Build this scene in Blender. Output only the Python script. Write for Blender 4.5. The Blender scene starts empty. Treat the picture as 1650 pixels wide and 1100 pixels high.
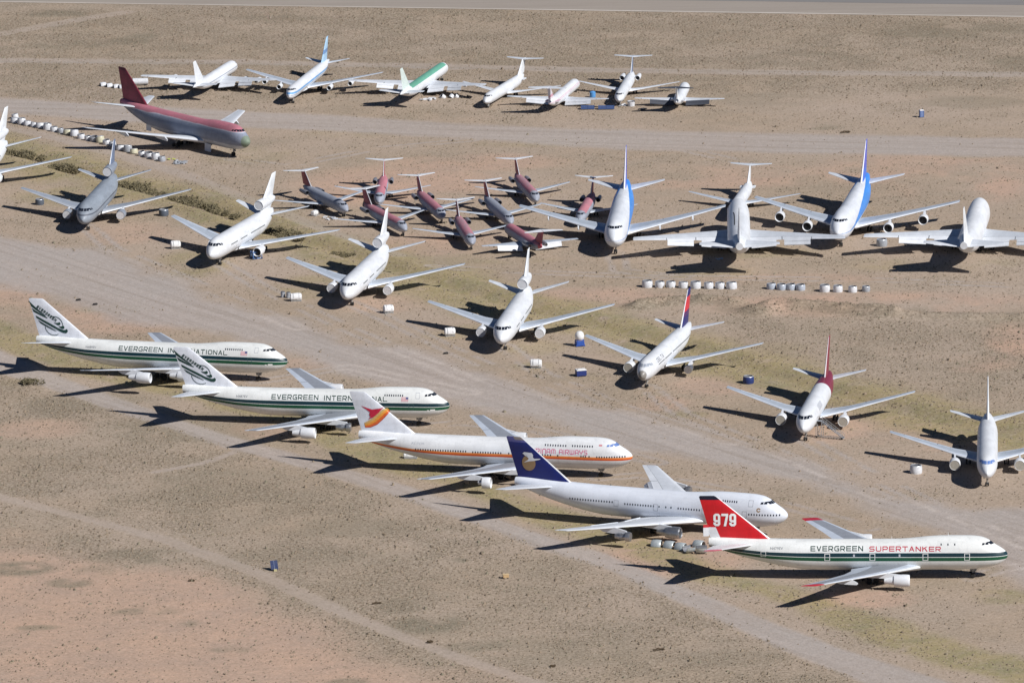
import bpy, bmesh, math, random
import numpy as np
from mathutils import Vector, Matrix
R_ = math.radians
random.seed(7); rng = np.random.default_rng(11)
sc = bpy.context.scene
COL = sc.collection

# ------------------------------------------------------------------ camera
F_, TH, H_, RO = 10405.54, 0.22129, 378.814, -0.01475     # focal (px of a 1650 wide frame), pitch, height, roll
YC = -1750.0
cam = bpy.data.cameras.new("camera"); co = bpy.data.objects.new("camera", cam); COL.objects.link(co)
fw = Vector((0, math.cos(TH), -math.sin(TH))); rt = Vector((1, 0, 0)); dn = -(rt.cross(fw))
crt = rt * math.cos(RO) - dn * math.sin(RO); cdn = rt * math.sin(RO) + dn * math.cos(RO)
m = Matrix.Identity(4)
for i in range(3):
    m[i][0] = crt[i]; m[i][1] = -cdn[i]; m[i][2] = -fw[i]
m[0][3], m[1][3], m[2][3] = 0, YC, H_
co.matrix_world = m
cam.sensor_width = 36; cam.lens = 36 * F_ / 1650; cam.clip_start = 10; cam.clip_end = 60000
sc.camera = co

def at(u, v, z=0.0):
    """where a sight line of the photograph meets the ground"""
    a, b = u - 825, v - 550
    a, b = (a * math.cos(RO) + b * math.sin(RO)) / F_, (-a * math.sin(RO) + b * math.cos(RO)) / F_
    d = (a, math.cos(TH) - b * math.sin(TH), -math.sin(TH) - b * math.cos(TH))
    t = (z - H_) / d[2]
    return (d[0] * t, YC + d[1] * t)

# ------------------------------------------------------------------ light
SUN_AZ, SUN_EL = R_(-36.65), R_(39.7)
w = bpy.data.worlds.new("World"); sc.world = w; w.use_nodes = True
nt = w.node_tree; bg = nt.nodes["Background"]
sky = nt.nodes.new("ShaderNodeTexSky"); sky.sky_type = 'NISHITA'; sky.sun_disc = False
sky.sun_elevation = SUN_EL; sky.sun_rotation = R_(90) - SUN_AZ; sky.altitude = 700; sky.air_density = 0.6; sky.dust_density = 0.0; sky.ozone_density = 6.0
nt.links.new(sky.outputs[0], bg.inputs[0]); bg.inputs[1].default_value = 0.05
sl = bpy.data.lights.new("sun", 'SUN'); sl.energy = 5.0; sl.angle = R_(0.53); sl.color = (1, 0.975, 0.95)
so = bpy.data.objects.new("sun", sl); COL.objects.link(so)
sd = Vector((math.cos(SUN_EL) * math.cos(SUN_AZ), math.cos(SUN_EL) * math.sin(SUN_AZ), math.sin(SUN_EL)))
so.rotation_euler = sd.to_track_quat('Z', 'Y').to_euler(); so.location = (300, -300, 400)
sc.view_settings.view_transform = 'Standard'; sc.view_settings.look = 'None'
sc.view_settings.exposure = 0.05; sc.view_settings.gamma = 1.0
sc.cycles.max_bounces = 6; sc.cycles.diffuse_bounces = 3

# ------------------------------------------------------------------ materials
def lin(c, k=1.0):
    o = []
    for x in c:
        x /= 255.0
        x = x / 12.92 if x <= 0.04045 else ((x + 0.055) / 1.055) ** 2.4
        o.append(min(0.9, x * k))
    return (*o, 1.0)

class NT:
    def __init__(s, name):
        s.m = bpy.data.materials.new(name); s.m.use_nodes = True; s.t = s.m.node_tree
        s.b = s.t.nodes["Principled BSDF"]
    def n(s, typ, **kw):
        x = s.t.nodes.new(typ)
        for k, v in kw.items(): setattr(x, k, v)
        return x
    def l(s, a, b): s.t.links.new(a, b)
    def math(s, op, a, b=None, c=None, clamp=False):
        x = s.n("ShaderNodeMath", operation=op, use_clamp=clamp)
        for i, q in enumerate((a, b, c)):
            if q is None: continue
            if isinstance(q, (int, float)): x.inputs[i].default_value = q
            else: s.l(q, x.inputs[i])
        return x.outputs[0]
    def mix(s, f, a, b, bt='MIX'):
        x = s.n("ShaderNodeMix", data_type='RGBA', blend_type=bt)
        for i, q in ((0, f), (6, a), (7, b)):
            if isinstance(q, (int, float)): x.inputs[i].default_value = q
            elif isinstance(q, tuple): x.inputs[i].default_value = q
            else: s.l(q, x.inputs[i])
        return x.outputs[2]
    def attr(s, name): return s.n("ShaderNodeAttribute", attribute_name=name)
    def noise(s, vec, scale, detail=3, rough=.55, dist=0.0):
        x = s.n("ShaderNodeTexNoise"); x.inputs['Scale'].default_value = scale; x.inputs['Detail'].default_value = detail
        x.inputs['Roughness'].default_value = rough; x.inputs['Distortion'].default_value = dist
        s.l(vec, x.inputs['Vector']); return x.outputs[0]
    def ramp(s, v, lo, hi, a=0.0, b=1.0):
        x = s.n("ShaderNodeMapRange"); x.inputs[1].default_value = lo; x.inputs[2].default_value = hi
        x.inputs[3].default_value = a; x.inputs[4].default_value = b; x.clamp = True
        s.l(v, x.inputs[0]); return x.outputs[0]

MATS = {}
def paint(name, base, ops=(), rough=.38, dirt=.17, metal=0.0, fade=0.0):
    """procedural aircraft paint: bands of colour by a coordinate or mesh attribute, streaks and grime.
    op = (coord, lo, hi, colour[, softness])  coord: x y z or a mesh attribute"""
    if name in MATS: return MATS[name]
    k = NT(name); tc = k.n("ShaderNodeTexCoord"); ob = tc.outputs['Object']
    xyz = k.n("ShaderNodeSeparateXYZ"); k.l(ob, xyz.inputs[0])
    mp = k.n("ShaderNodeMapping"); mp.inputs['Scale'].default_value = (.25, 1, 1); k.l(ob, mp.inputs[0])
    n1 = k.noise(mp.outputs[0], .55, 5, .6); n2 = k.noise(ob, 3.5, 3, .6)
    c = lin(base); cur = c
    for op in ops:
        co_, lo, hi, colr = op[:4]; soft = op[4] if len(op) > 4 else 0.0
        if isinstance(co_, str): co_ = (co_, lo, hi)
        else: pass
        crds = [co_] if isinstance(co_, tuple) and isinstance(co_[0], str) else list(co_)
        msk = None
        for (cn, a_, b_) in crds:
            v = xyz.outputs['XYZ'.index(cn.upper())] if cn in 'xyz' else k.attr(cn).outputs['Fac']
            if soft:
                v = k.math('ADD', v, k.math('MULTIPLY', k.math('SUBTRACT', n1, .5), soft * 3))
                q = k.math('MULTIPLY', k.math('DIVIDE', k.math('SUBTRACT', v, a_), soft, clamp=True), k.math('DIVIDE', k.math('SUBTRACT', b_, v), soft, clamp=True))
            else:
                q = k.math('MULTIPLY', k.math('GREATER_THAN', v, a_), k.math('LESS_THAN', v, b_))
            msk = q if msk is None else k.math('MULTIPLY', msk, q)
        cur = k.mix(msk, cur, lin(colr))
    if fade:
        cur = k.mix(k.ramp(n1, .42, .68, 0, fade), cur, lin((150, 152, 158)))
    g = k.ramp(n1, .35, .75, 1.0, 1.0 - dirt); g2 = k.ramp(n2, .3, .7, 1.0, 1.0 - dirt * .5)
    gg = k.math('MULTIPLY', g, g2)
    sn = k.n("ShaderNodeVectorMath", operation='SNAP'); sn.inputs[1].default_value = (2.3, 40, 1.15); k.l(ob, sn.inputs[0]); wn = k.n("ShaderNodeTexWhiteNoise"); k.l(sn.outputs[0], wn.inputs[0])
    gg = k.math('MULTIPLY', gg, k.ramp(wn.outputs[0], 0, 1, .93, 1.0))      # skin panels weather a little differently
    mz = k.n("ShaderNodeMapping"); mz.inputs['Scale'].default_value = (1.3, 1.3, .12); k.l(ob, mz.inputs[0]); gg = k.math('MULTIPLY', gg, k.ramp(k.noise(mz.outputs[0], .9, 4, .65), .52, .75, 1.0, 1.0 - dirt * .8))
    cc = k.n("ShaderNodeCombineColor"); [k.l(gg, cc.inputs[i]) for i in range(3)]
    cur = k.mix(1.0, cur, cc.outputs[0], 'MULTIPLY')
    k.l(cur, k.b.inputs['Base Color']); k.b.inputs['Metallic'].default_value = metal
    k.l(k.ramp(n2, .3, .7, rough - .06, rough + .12), k.b.inputs['Roughness'])
    MATS[name] = k.m
    return k.m

def flat(name, c, rough=.6, metal=0.0, dirt=.2, k_=1.0):
    if name in MATS: return MATS[name]
    k = NT(name); tc = k.n("ShaderNodeTexCoord")
    n = k.noise(tc.outputs['Object'], 2.0, 4)
    cc = lin(c, k_); d = tuple(x * (1 - dirt) for x in cc[:3]) + (1,)
    k.l(k.mix(k.ramp(n, .35, .7), cc, d), k.b.inputs['Base Color'])
    k.b.inputs['Roughness'].default_value = rough; k.b.inputs['Metallic'].default_value = metal
    MATS[name] = k.m
    return k.m

# ------------------------------------------------------------------ mesh + object helpers
def mesh(name, V, Fc, attrs=None, smooth=True, sharp=40, midx=None):
    me = bpy.data.meshes.new(name)
    me.from_pydata([tuple(map(float, v)) for v in V], [], [tuple(int(i) for i in f) for f in Fc])
    if attrs:
        for k, a in attrs.items():
            at_ = me.attributes.new(k, 'FLOAT', 'POINT'); at_.data.foreach_set('value', np.asarray(a, np.float32))
    if midx is not None: me.polygons.foreach_set('material_index', np.asarray(midx, np.int32))
    me.update(); me.validate()
    if smooth:
        me.polygons.foreach_set('use_smooth', np.ones(len(me.polygons), bool))
        me.set_sharp_from_angle(angle=R_(sharp))
    return me

def obj(name, me, mat=None, parent=None, label=None):
    o = bpy.data.objects.new(name, me); COL.objects.link(o)
    mats = mat if isinstance(mat, (list, tuple)) else [mat]
    while len(me.materials) < len(mats): me.materials.append(None)
    for i, mm in enumerate(mats):
        o.material_slots[i].link = 'OBJECT'; o.material_slots[i].material = mm
    if parent is not None: o.parent = parent
    if label: o['label'] = label
    return o

def tag(o, label, cat, group=None, kind=None):
    if label: o['label'] = label
    if cat: o['category'] = cat
    if group: o['group'] = group
    if kind: o['kind'] = kind
    return o

def empty(name, loc, rz=0, roll=0):
    o = bpy.data.objects.new(name, None); COL.objects.link(o)
    o.empty_display_size = 2; o.location = loc; o.rotation_euler = (roll, 0, rz)
    return o

class MB:
    """collects simple shapes into one mesh"""
    def __init__(s): s.V = []; s.F = []; s.M = []
    def add(s, V, F, mi=0):
        b = len(s.V); s.V += [tuple(v) for v in V]; s.F += [tuple(i + b for i in f) for f in F]; s.M += [mi] * len(F)
    def box(s, c, d, rz=0, mi=0, taper=1.0, M=None):
        V = []
        for z in (-1, 1):
            k = taper if z > 0 else 1
            for x, y in ((-1, -1), (1, -1), (1, 1), (-1, 1)):
                px, py = x * d[0] / 2 * k, y * d[1] / 2 * k
                p = Vector((px * math.cos(rz) - py * math.sin(rz), px * math.sin(rz) + py * math.cos(rz), z * d[2] / 2)) + Vector(c)
                V.append(M @ p if M else p)
        s.add(V, [(3, 2, 1, 0), (4, 5, 6, 7), (0, 1, 5, 4), (1, 2, 6, 5), (2, 3, 7, 6), (3, 0, 4, 7)], mi)
    def tube(s, a, b, r0, r1=None, n=8, mi=0):
        a, b = Vector(a), Vector(b); r1 = r0 if r1 is None else r1
        q = (b - a).to_track_quat('Z', 'Y'); V = []
        for p, r in ((a, r0), (b, r1)):
            for i in range(n):
                t = 2 * math.pi * i / n; V.append(p + q @ Vector((r * math.cos(t), r * math.sin(t), 0)))
        Fc = [(i, (i + 1) % n, n + (i + 1) % n, n + i) for i in range(n)] + [tuple(range(n - 1, -1, -1)), tuple(range(n, 2 * n))]
        s.add(V, Fc, mi)
    def lathe(s, prof, org, axis='x', n=20, mi=0, arc=(0, 2 * math.pi), cap=False, M=None):
        """prof: (along, radius); axis x points aft (-x of the plane)"""
        full = abs(arc[1] - arc[0] - 2 * math.pi) < 1e-6; V = []
        cols = n if full else n + 1
        for (l_, r) in prof:
            for i in range(cols):
                t = arc[0] + (arc[1] - arc[0]) * i / n
                if axis == 'x': p = Vector((-l_, r * math.cos(t), r * math.sin(t)))
                elif axis == 'y': p = Vector((r * math.cos(t), l_, r * math.sin(t)))
                else: p = Vector((r * math.cos(t), r * math.sin(t), l_))
                if M: p = M @ p
                V.append(p + Vector(org))
        Fc = []
        for j in range(len(prof) - 1):
            for i in range(n):
                i2 = (i + 1) % cols
                Fc.append((j * cols + i, j * cols + i2, (j + 1) * cols + i2, (j + 1) * cols + i))
        if cap:
            Fc.append(tuple(range(cols - 1, -1, -1))); Fc.append(tuple((len(prof) - 1) * cols + i for i in range(cols)))
        s.add(V, Fc, mi)
    def me(s, name, **kw):
        me = mesh(name, s.V, s.F, midx=s.M, **kw)
        bm = bmesh.new(); bm.from_mesh(me); bmesh.ops.recalc_face_normals(bm, faces=bm.faces); bm.to_mesh(me); bm.free()
        return me

def interp(X, Y, x):
    """monotone cubic"""
    X = np.asarray(X, float); Y = np.asarray(Y, float); x = np.clip(np.asarray(x, float), X[0], X[-1])
    h = np.diff(X); d = np.diff(Y) / h; mm = np.zeros_like(Y)
    mm[0], mm[-1] = d[0], d[-1]
    for i in range(1, len(X) - 1):
        if d[i - 1] * d[i] > 0:
            w1, w2 = 2 * h[i] + h[i - 1], h[i] + 2 * h[i - 1]; mm[i] = (w1 + w2) / (w1 / d[i - 1] + w2 / d[i])
    i = np.clip(np.searchsorted(X, x, side='right') - 1, 0, len(X) - 2); t = (x - X[i]) / h[i]
    return ((1 + 2 * t) * (1 - t) ** 2 * Y[i] + t * (1 - t) ** 2 * h[i] * mm[i] + t * t * (3 - 2 * t) * Y[i + 1] + t * t * (t - 1) * h[i] * mm[i + 1])

X0 = 30.0        # station of the plane's origin aft of the nose; local x = X0 - station

class Fus:
    def __init__(s, rows, band=None, sweep=None):
        s.S = [r[0] for r in rows]; s.zb = [r[1] for r in rows]; s.zt = [r[2] for r in rows]; s.w = [r[3] for r in rows]
        s.zw = [r[4] if len(r) > 4 else (r[1] + r[2]) / 2 for r in rows]; s.L = s.S[-1]
        s.band = band; s.sweep = sweep
    def dims(s, st):
        return interp(s.S, s.zb, st), interp(s.S, s.zt, st), interp(s.S, s.w, st), interp(s.S, s.zw, st)
    def build(s, name, ns=90, na=48):
        q = np.linspace(0, 1, ns); st = s.L * (0.30 * q ** 2.2 + 0.70 * q)
        st = np.sort(np.concatenate([st, [.04, .1, .2, .35, .6, .9], s.L - np.array([.1, .3])]))
        zb, zt, w_, zw = s.dims(st); V = []; SB = []; SW = []
        for i, x in enumerate(st):
            for j in range(na):
                t = 2 * math.pi * j / na; sn, cs = math.sin(t), math.cos(t)
                z = zw[i] + (zt[i] - zw[i]) * sn if sn > 0 else zw[i] + (zw[i] - zb[i]) * sn
                V.append((X0 - x, w_[i] * cs, z))
                if s.band is not None: SB.append((z - np.interp(x, s.band[0], s.band[1])) / np.interp(x, s.band[0], s.band[2]))
                if s.sweep is not None:
                    a, b = np.interp(x, s.sweep[0], s.sweep[1]), np.interp(x, s.sweep[0], s.sweep[2]); SW.append((z - a) / (b - a))
        Fc = []
        for i in range(len(st) - 1):
            for j in range(na):
                j2 = (j + 1) % na; Fc.append((i * na + j, (i + 1) * na + j, (i + 1) * na + j2, i * na + j2))
        Fc.append(tuple((len(st) - 1) * na + j for j in range(na - 1, -1, -1)))
        A = {}
        if SB: A['band'] = SB
        if SW: A['sweep'] = SW
        me = mesh(name, V, Fc, A, sharp=50)
        bm = bmesh.new(); bm.from_mesh(me); bmesh.ops.recalc_face_normals(bm, faces=bm.faces); bm.to_mesh(me); bm.free()
        return me
    def side(s, st, z, sg, off=.03):
        """point on the flank at station st, height z"""
        zb, zt, w_, zw = [float(a) for a in s.dims(st)]
        r = (zt - zw) if z > zw else (zw - zb)
        sn = max(-.985, min(.985, (z - zw) / max(r, 1e-3))); cs = math.sqrt(1 - sn * sn)
        n = Vector((0, cs / max(w_, .01), sn / max(r, .01))).normalized()
        zz = zw + r * sn
        return Vector((X0 - st, sg * (w_ * cs + off * n.y), zz + off * n.z))
    def ahead(s, y, z):
        """station where a line running aft at (y, z) first meets the skin"""
        for st in np.arange(.05, 12, .04):
            zb, zt, w_, zw = [float(a) for a in s.dims(st)]
            if zb < z < zt:
                q = (z - zw) / ((zt - zw) if z > zw else (zw - zb))
                if abs(y) <= w_ * math.sqrt(max(0, 1 - q * q)): return st
        return 12.0
    def top(s, st, y, off=.03):
        zb, zt, w_, zw = [float(a) for a in s.dims(st)]
        cs = max(-.985, min(.985, y / max(w_, .01))); sn = math.sqrt(1 - cs * cs)
        return Vector((X0 - st + off, w_ * cs, zw + (zt - zw) * sn + off))

def loft_wing(name, secs, sg=1, n=12, vertical=False, thick=None):
    """secs (span, LE, chord, height, thickness); attributes cf (chord fraction) and sp (span)"""
    cfs = 0.5 * (1 - np.cos(np.linspace(0, math.pi, n + 1)))
    def yt(c, t): return 5 * t * (.2969 * math.sqrt(c) - .126 * c - .3516 * c * c + .2843 * c ** 3 - .1036 * c ** 4)
    V = []; CF = []; SP = []; fine = []
    for a, b in zip(secs[:-1], secs[1:]):
        for k in range(4):
            t = k / 4; fine.append(tuple(np.array(a[:5]) * (1 - t) + np.array(b[:5]) * t))
    fine.append(tuple(secs[-1][:5]))
    e = np.array(secs[-1][:5]); e2 = e.copy(); e2[0] += .02 * abs(secs[-1][0]) * .5; e2[1] += e[2] * .12; e2[2] *= .8; e2[4] *= .3; fine.append(tuple(e2))
    np_ = 2 * n
    for (sp, le, ch, z, t) in fine:
        pts = [(c, yt(c, t)) for c in cfs] + [(c, -yt(c, t) * .85) for c in cfs[-2:0:-1]]
        for c, h in pts:
            if vertical: V.append((X0 - le - c * ch, h * ch, sp))
            else: V.append((X0 - le - c * ch, sg * sp, z + h * ch - .02 * (c - .3) * ch))
            CF.append(c); SP.append(sp)
    Fc = []
    for i in range(len(fine) - 1):
        for j in range(np_):
            j2 = (j + 1) % np_; Fc.append((i * np_ + j, i * np_ + j2, (i + 1) * np_ + j2, (i + 1) * np_ + j))
    Fc.append(tuple((len(fine) - 1) * np_ + j for j in range(np_))); Fc.append(tuple(range(np_ - 1, -1, -1)))
    me = mesh(name, V, Fc, {'cf': CF, 'sp': SP}, sharp=35)
    bm = bmesh.new(); bm.from_mesh(me); bmesh.ops.recalc_face_normals(bm, faces=bm.faces); bm.to_mesh(me); bm.free()
    return me

def sec_at(secs, sp):
    for a, b in zip(secs[:-1], secs[1:]):
        if a[0] <= sp <= b[0]:
            t = (sp - a[0]) / (b[0] - a[0]); return tuple(np.array(a[:5]) * (1 - t) + np.array(b[:5]) * t)
    return secs[-1] if sp > secs[-1][0] else secs[0]

# ------------------------------------------------------------------ aircraft types (metres; stations aft of the nose)
T = {}
_b747 = [(0, 5.3, 5.4, .02, 5.35), (.15, 4.9, 5.85, .5, 5.35), (.6, 4.3, 6.4, 1.05, 5.3), (1.5, 3.6, 7.1, 1.7, 5.25), (3, 2.95, 8.0, 2.35, 5.2), (3.6, 2.8, 8.45, 2.5, 5.2),
         (4.6, 2.58, 9.15, 2.72, 5.25), (6.2, 2.35, 9.75, 2.98, 5.3), (8.5, 2.15, 10.0, 3.15, 5.35), (12, 2.08, 10.03, 3.25, 5.35), (16, 2.05, 9.97, 3.25, 5.35), (19, 2.05, 9.75, 3.25, 5.35),
         (22, 2.05, 9.42, 3.25, 5.35), (25, 2.05, 9.22, 3.25, 5.35), (28, 2.05, 9.2, 3.25, 5.35), (42, 2.05, 9.2, 3.25, 5.4), (46, 2.2, 9.2, 3.23, 5.5), (50, 2.75, 9.25, 3.15, 5.8),
         (54, 3.55, 9.35, 2.92, 6.3), (58, 4.5, 9.5, 2.5, 6.95), (62, 5.6, 9.65, 1.95, 7.6), (65, 6.6, 9.72, 1.5, 8.15), (67.3, 7.35, 9.7, 1.12, 8.5), (68.4, 7.6, 9.6, .98, 8.6)]
_bandst = [0, 3, 8, 42, 48, 54.5, 58, 62.5, 66, 68.4]
_band = (_bandst, [5.5, 5.6, 5.72, 5.75, 5.85, 6.1, 6.4, 6.85, 7.3, 7.6], [.85, .95, 1, 1, .95, .85, .8, .7, .55, .45])
_sweep = ([0, 6, 14, 24, 34, 44, 52, 58, 64, 68.4], [5.2, 5.0, 4.75, 4.5, 4.4, 4.6, 5.0, 5.6, 6.4, 7.4], [5.25, 5.2, 5.55, 6.5, 7.5, 8.3, 8.85, 9.3, 9.8, 9.95])
T['jumbo'] = dict(
    fus=Fus(_b747, _band, _sweep),
    wing=[(2.6, 20.0, 15.8, 3.0, .12), (6.5, 23.3, 12.6, 3.5, .11), (11.7, 27.7, 9.7, 4.15, .10), (20.8, 35.6, 6.5, 5.25, .09), (29.6, 43.3, 4.0, 6.3, .08)],
    stab=[(1.2, 57.6, 9.8, 8.15, .09), (11.1, 66.5, 2.9, 9.45, .08)],
    fin=[(8.9, 53.7, 13.9, 0, .085), (19.3, 66.5, 4.1, 0, .08)],
    eng=[(11.7, 2.5, 22.6, 5.8, 1.45), (20.8, 3.35, 30.9, 5.8, 1.45)],
    nose=(8.0, .62, 2.3), main=[(31.0, 5.4, .62), (34.2, 1.9, .62)],
    pane=(8.2, 8.78, [(.07, .72), (.8, 1.35)], (.75, .65)),
    fair=(17.5, 37.5, 2.75, 2.7, 1.9), flaps=[(3.6, 10.6), (12.8, 20.2)])
_dc10 = [(0, 4.4, 4.55, .03), (.25, 3.95, 5.05, .5), (.9, 3.4, 5.75, 1.1), (2.1, 2.95, 6.75, 1.78), (3.4, 2.7, 7.65, 2.28), (5, 2.52, 8.25, 2.63), (7, 2.45, 8.5, 2.88), (10, 2.42, 8.55, 3.01),
         (36, 2.42, 8.55, 3.01), (40, 2.85, 8.55, 2.88), (44, 3.9, 8.5, 2.45), (48, 5.2, 8.4, 1.75), (51, 6.4, 8.2, .95), (52.5, 7.1, 7.85, .3)]
T['trijet'] = dict(
    fus=Fus(_dc10),
    wing=[(2.5, 17.3, 13.2, 3.0, .12), (8.6, 22.3, 8.6, 3.9, .10), (25.2, 36.4, 2.9, 6.3, .085)],
    stab=[(1.6, 44.5, 7.0, 7.1, .09), (10.85, 51.4, 2.6, 9.1, .08)],
    fin=[(11.2, 42.9, 9.8, 0, .1), (12.6, 45.0, 8.0, 0, .1), (17.9, 51.6, 3.7, 0, .09)],
    eng=[(7.95, 2.55, 17.2, 5.9, 1.35)],
    nose=(8.4, .5, 2.3), main=[(30.6, 5.3, .65)],
    pane=(6.75, 7.4, [(.07, .75), (.83, 1.4)], (.7, .6)),
    tail_eng=True, fair=(15, 33, 2.55, 2.75, 1.5), flaps=[(3.4, 7.4), (9.6, 17)])
_b767 = [(0, 4.1, 4.25, .03), (.25, 3.65, 4.75, .45), (.9, 3.1, 5.35, .98), (2, 2.7, 6.15, 1.5), (3.2, 2.42, 6.9, 1.9), (5, 2.25, 7.4, 2.28), (7, 2.2, 7.57, 2.46), (9, 2.18, 7.6, 2.515),
         (37, 2.18, 7.6, 2.515), (41, 2.5, 7.6, 2.42), (45, 3.45, 7.55, 2.05), (49, 4.65, 7.45, 1.45), (52.2, 5.7, 7.2, .75), (53.7, 6.2, 6.9, .3)]
T['widetwin'] = dict(
    fus=Fus(_b767),
    wing=[(2.1, 18.0, 10.6, 2.85, .12), (8.0, 22.0, 7.0, 3.7, .10), (23.8, 34.0, 2.6, 6.2, .085)],
    stab=[(1.2, 46.3, 6.2, 6.1, .09), (9.31, 51.9, 2.1, 7.4, .08)],
    fin=[(7.2, 42.3, 9.2, 0, .09), (16.0, 51.2, 3.6, 0, .08)],
    eng=[(7.9, 2.15, 17.4, 5.6, 1.4)],
    nose=(5.5, .45, 2.0), main=[(28.3, 4.65, .58)],
    pane=(6.2, 6.8, [(.07, .7), (.78, 1.3)], (.65, .55)),
    fair=(16.5, 31, 2.15, 2.45, 1.4), flaps=[(3, 7.3), (8.6, 16)])
def _nb(L, zb, zt, w, nz, tz):
    k = zt - zb
    return [(0, nz - .05, nz + .05, .02), (.2, nz - .35, nz + .4, .4), (.8, zb + .17 * k, zb + .59 * k, .5 * w), (1.6, zb + .09 * k, zb + .74 * k, .71 * w), (2.5, zb + .04 * k, zb + .88 * k, .88 * w),
            (3.9, zb + .01 * k, zb + .975 * k, .975 * w), (6, zb, zt, w), (L - 13, zb, zt, w), (L - 10, zb + .03 * k, zt, .985 * w), (L - 6.5, zb + .17 * k, zt, .84 * w), (L - 3.5, zb + .36 * k, zt - .05 * k, .57 * w),
            (L - 1.3, zb + .55 * k, zt - .12 * k, .28 * w), (L, tz - .15, tz + .15, .08)]
T['rearjet'] = dict(
    fus=Fus(_nb(34.2, 1.05, 4.65, 1.67, 2.3, 3.65)),
    wing=[(1.3, 15.0, 5.6, 1.5, .12), (5.0, 17.0, 3.7, 1.8, .11), (14.2, 21.9, 1.35, 2.75, .09)],
    stab=[(.05, 32.3, 3.4, 8.35, .09), (5.59, 35.1, 1.35, 8.5, .08)],
    fin=[(4.4, 27.2, 6.9, 0, .1), (8.35, 32.2, 3.6, 0, .1)],
    rear=[(2.45, 3.35, 24.8, 5.4, .72)],
    nose=(2.7, .33, 1.2), main=[(18.9, 2.5, .5)],
    pane=(3.72, 4.12, [(.05, .42), (.48, .85)], (.45, .4)),
    fair=(14.5, 21.5, 1.3, 1.25, .8), flaps=[(1.9, 9.5)])
T['longrearjet'] = dict(
    fus=Fus(_nb(42.2, 1.05, 4.65, 1.67, 2.3, 3.65)),
    wing=[(1.3, 19.6, 6.3, 1.5, .12), (5.2, 21.9, 4.2, 1.85, .11), (16.4, 28.2, 1.35, 3.1, .09)],
    stab=[(.05, 40.6, 3.9, 8.85, .09), (6.12, 43.1, 1.7, 8.95, .08)],
    fin=[(4.4, 35.0, 7.4, 0, .1), (8.9, 40.5, 3.9, 0, .1)],
    rear=[(2.55, 3.4, 32.8, 6.2, .85)],
    nose=(2.7, .33, 1.2), main=[(24.6, 2.6, .52)],
    pane=(3.72, 4.12, [(.05, .42), (.48, .85)], (.45, .4)),
    fair=(19, 27, 1.3, 1.25, .8), flaps=[(1.9, 10.5)])
def _dc8(L, dx):
    return dict(
        fus=Fus([(0, 3.1, 3.25, .03), (.25, 2.75, 3.65, .42), (1, 2.35, 4.35, .92), (2, 2.1, 5.0, 1.32), (3.2, 1.97, 5.6, 1.62), (5, 1.9, 5.9, 1.82), (7, 1.88, 5.95, 1.865), (L - 17, 1.88, 5.95, 1.865),
                 (L - 12, 2.25, 5.95, 1.75), (L - 6, 3.4, 5.8, 1.15), (L - 2, 4.35, 5.5, .55), (L, 4.75, 5.15, .15)]),
        wing=[(1.5, 14.4 + dx, 11.0, 2.35, .12), (6.5, 18.0 + dx, 7.2, 2.95, .10), (22.5, 29.6 + dx, 2.5, 5.0, .085)],
        stab=[(.7, L - 7.6, 5.4, 4.9, .09), (7.24, L - 2.9, 2.0, 5.8, .08)],
        fin=[(5.5, L - 11.8, 8.8, 0, .09), (12.9, L - 3.3, 2.9, 0, .08)],
        eng=[(8.3, 2.25, 15.6 + dx, 5.2, .8), (14.2, 3.0, 20.2 + dx, 5.2, .8)],
        nose=(5.3, .42, 2.0), main=[(24.5 + dx, 3.2, .55)],
        pane=(4.85, 5.3, [(.06, .5), (.57, 1.0)], (.5, .45)),
        fair=(14, 27, 1.5, 2.1, .9), flaps=[(2.4, 7.6), (9.0, 14)])
T['quad'] = _dc8(47.9, 0.0)
T['longquad'] = _dc8(57.1, 5.2)

CACHE = {}
def cached(key, fn):
    if key not in CACHE: CACHE[key] = fn()
    return CACHE[key]

M_DARK = flat('dark_rubber_and_shadow', (38, 36, 36), .8)
M_GLASS = flat('dark_window_glass', (34, 40, 52), .15, dirt=.3)
M_PANE = flat('cabin_window_glass', (52, 58, 70), .25, dirt=.3)
M_FAN = flat('engine_intake_dark', (30, 31, 36), .5, .3)
M_METAL = flat('bare_metal', (176, 178, 182), .38, .85)
M_STRUT = flat('gear_strut_grey', (168, 168, 166), .5, .2)
M_COVER = flat('intake_cover_cloth', (168, 162, 150), .8)
M_TCOV = flat('white_intake_cover', (208, 208, 210), .7)
M_FOIL = flat('white_wrap', (228, 228, 228), .65)
M_EXH = flat('exhaust_metal', (96, 90, 84), .45, .8)

def wing_mat(name, base, panel, edge=(222, 226, 232), panels=True):
    ops = []
    if panels:
        ops += [('cf', .17, .70, panel)]
        ops += [('cf', -.1, .035, edge)]
        ops += [('cf', .700, .712, (120, 124, 130)), ((('cf', .70, 1.1), ('sp', 12.1, 12.35)), 0, 0, (120, 124, 130)), ((('cf', .70, 1.1), ('sp', 20.4, 20.6)), 0, 0, (120, 124, 130))]
    return paint(name, base, ops, .42, .14)

def text_mesh(txt, bold=0.0):
    cu = bpy.data.curves.new("txt", 'FONT'); cu.body = txt; cu.resolution_u = 3; cu.offset = bold; cu.fill_mode = 'FRONT'
    o = bpy.data.objects.new("txt", cu); COL.objects.link(o)
    dg = bpy.context.evaluated_depsgraph_get(); dg.update()
    me = bpy.data.meshes.new_from_object(o.evaluated_get(dg))
    bpy.data.objects.remove(o); bpy.data.curves.remove(cu)
    V = np.array([v.co[:2] for v in me.vertices]); F = [tuple(p.vertices) for p in me.polygons]; bpy.data.meshes.remove(me)
    lo, hi = V.min(0), V.max(0)
    return (V - lo) / (hi - lo), F

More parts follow.
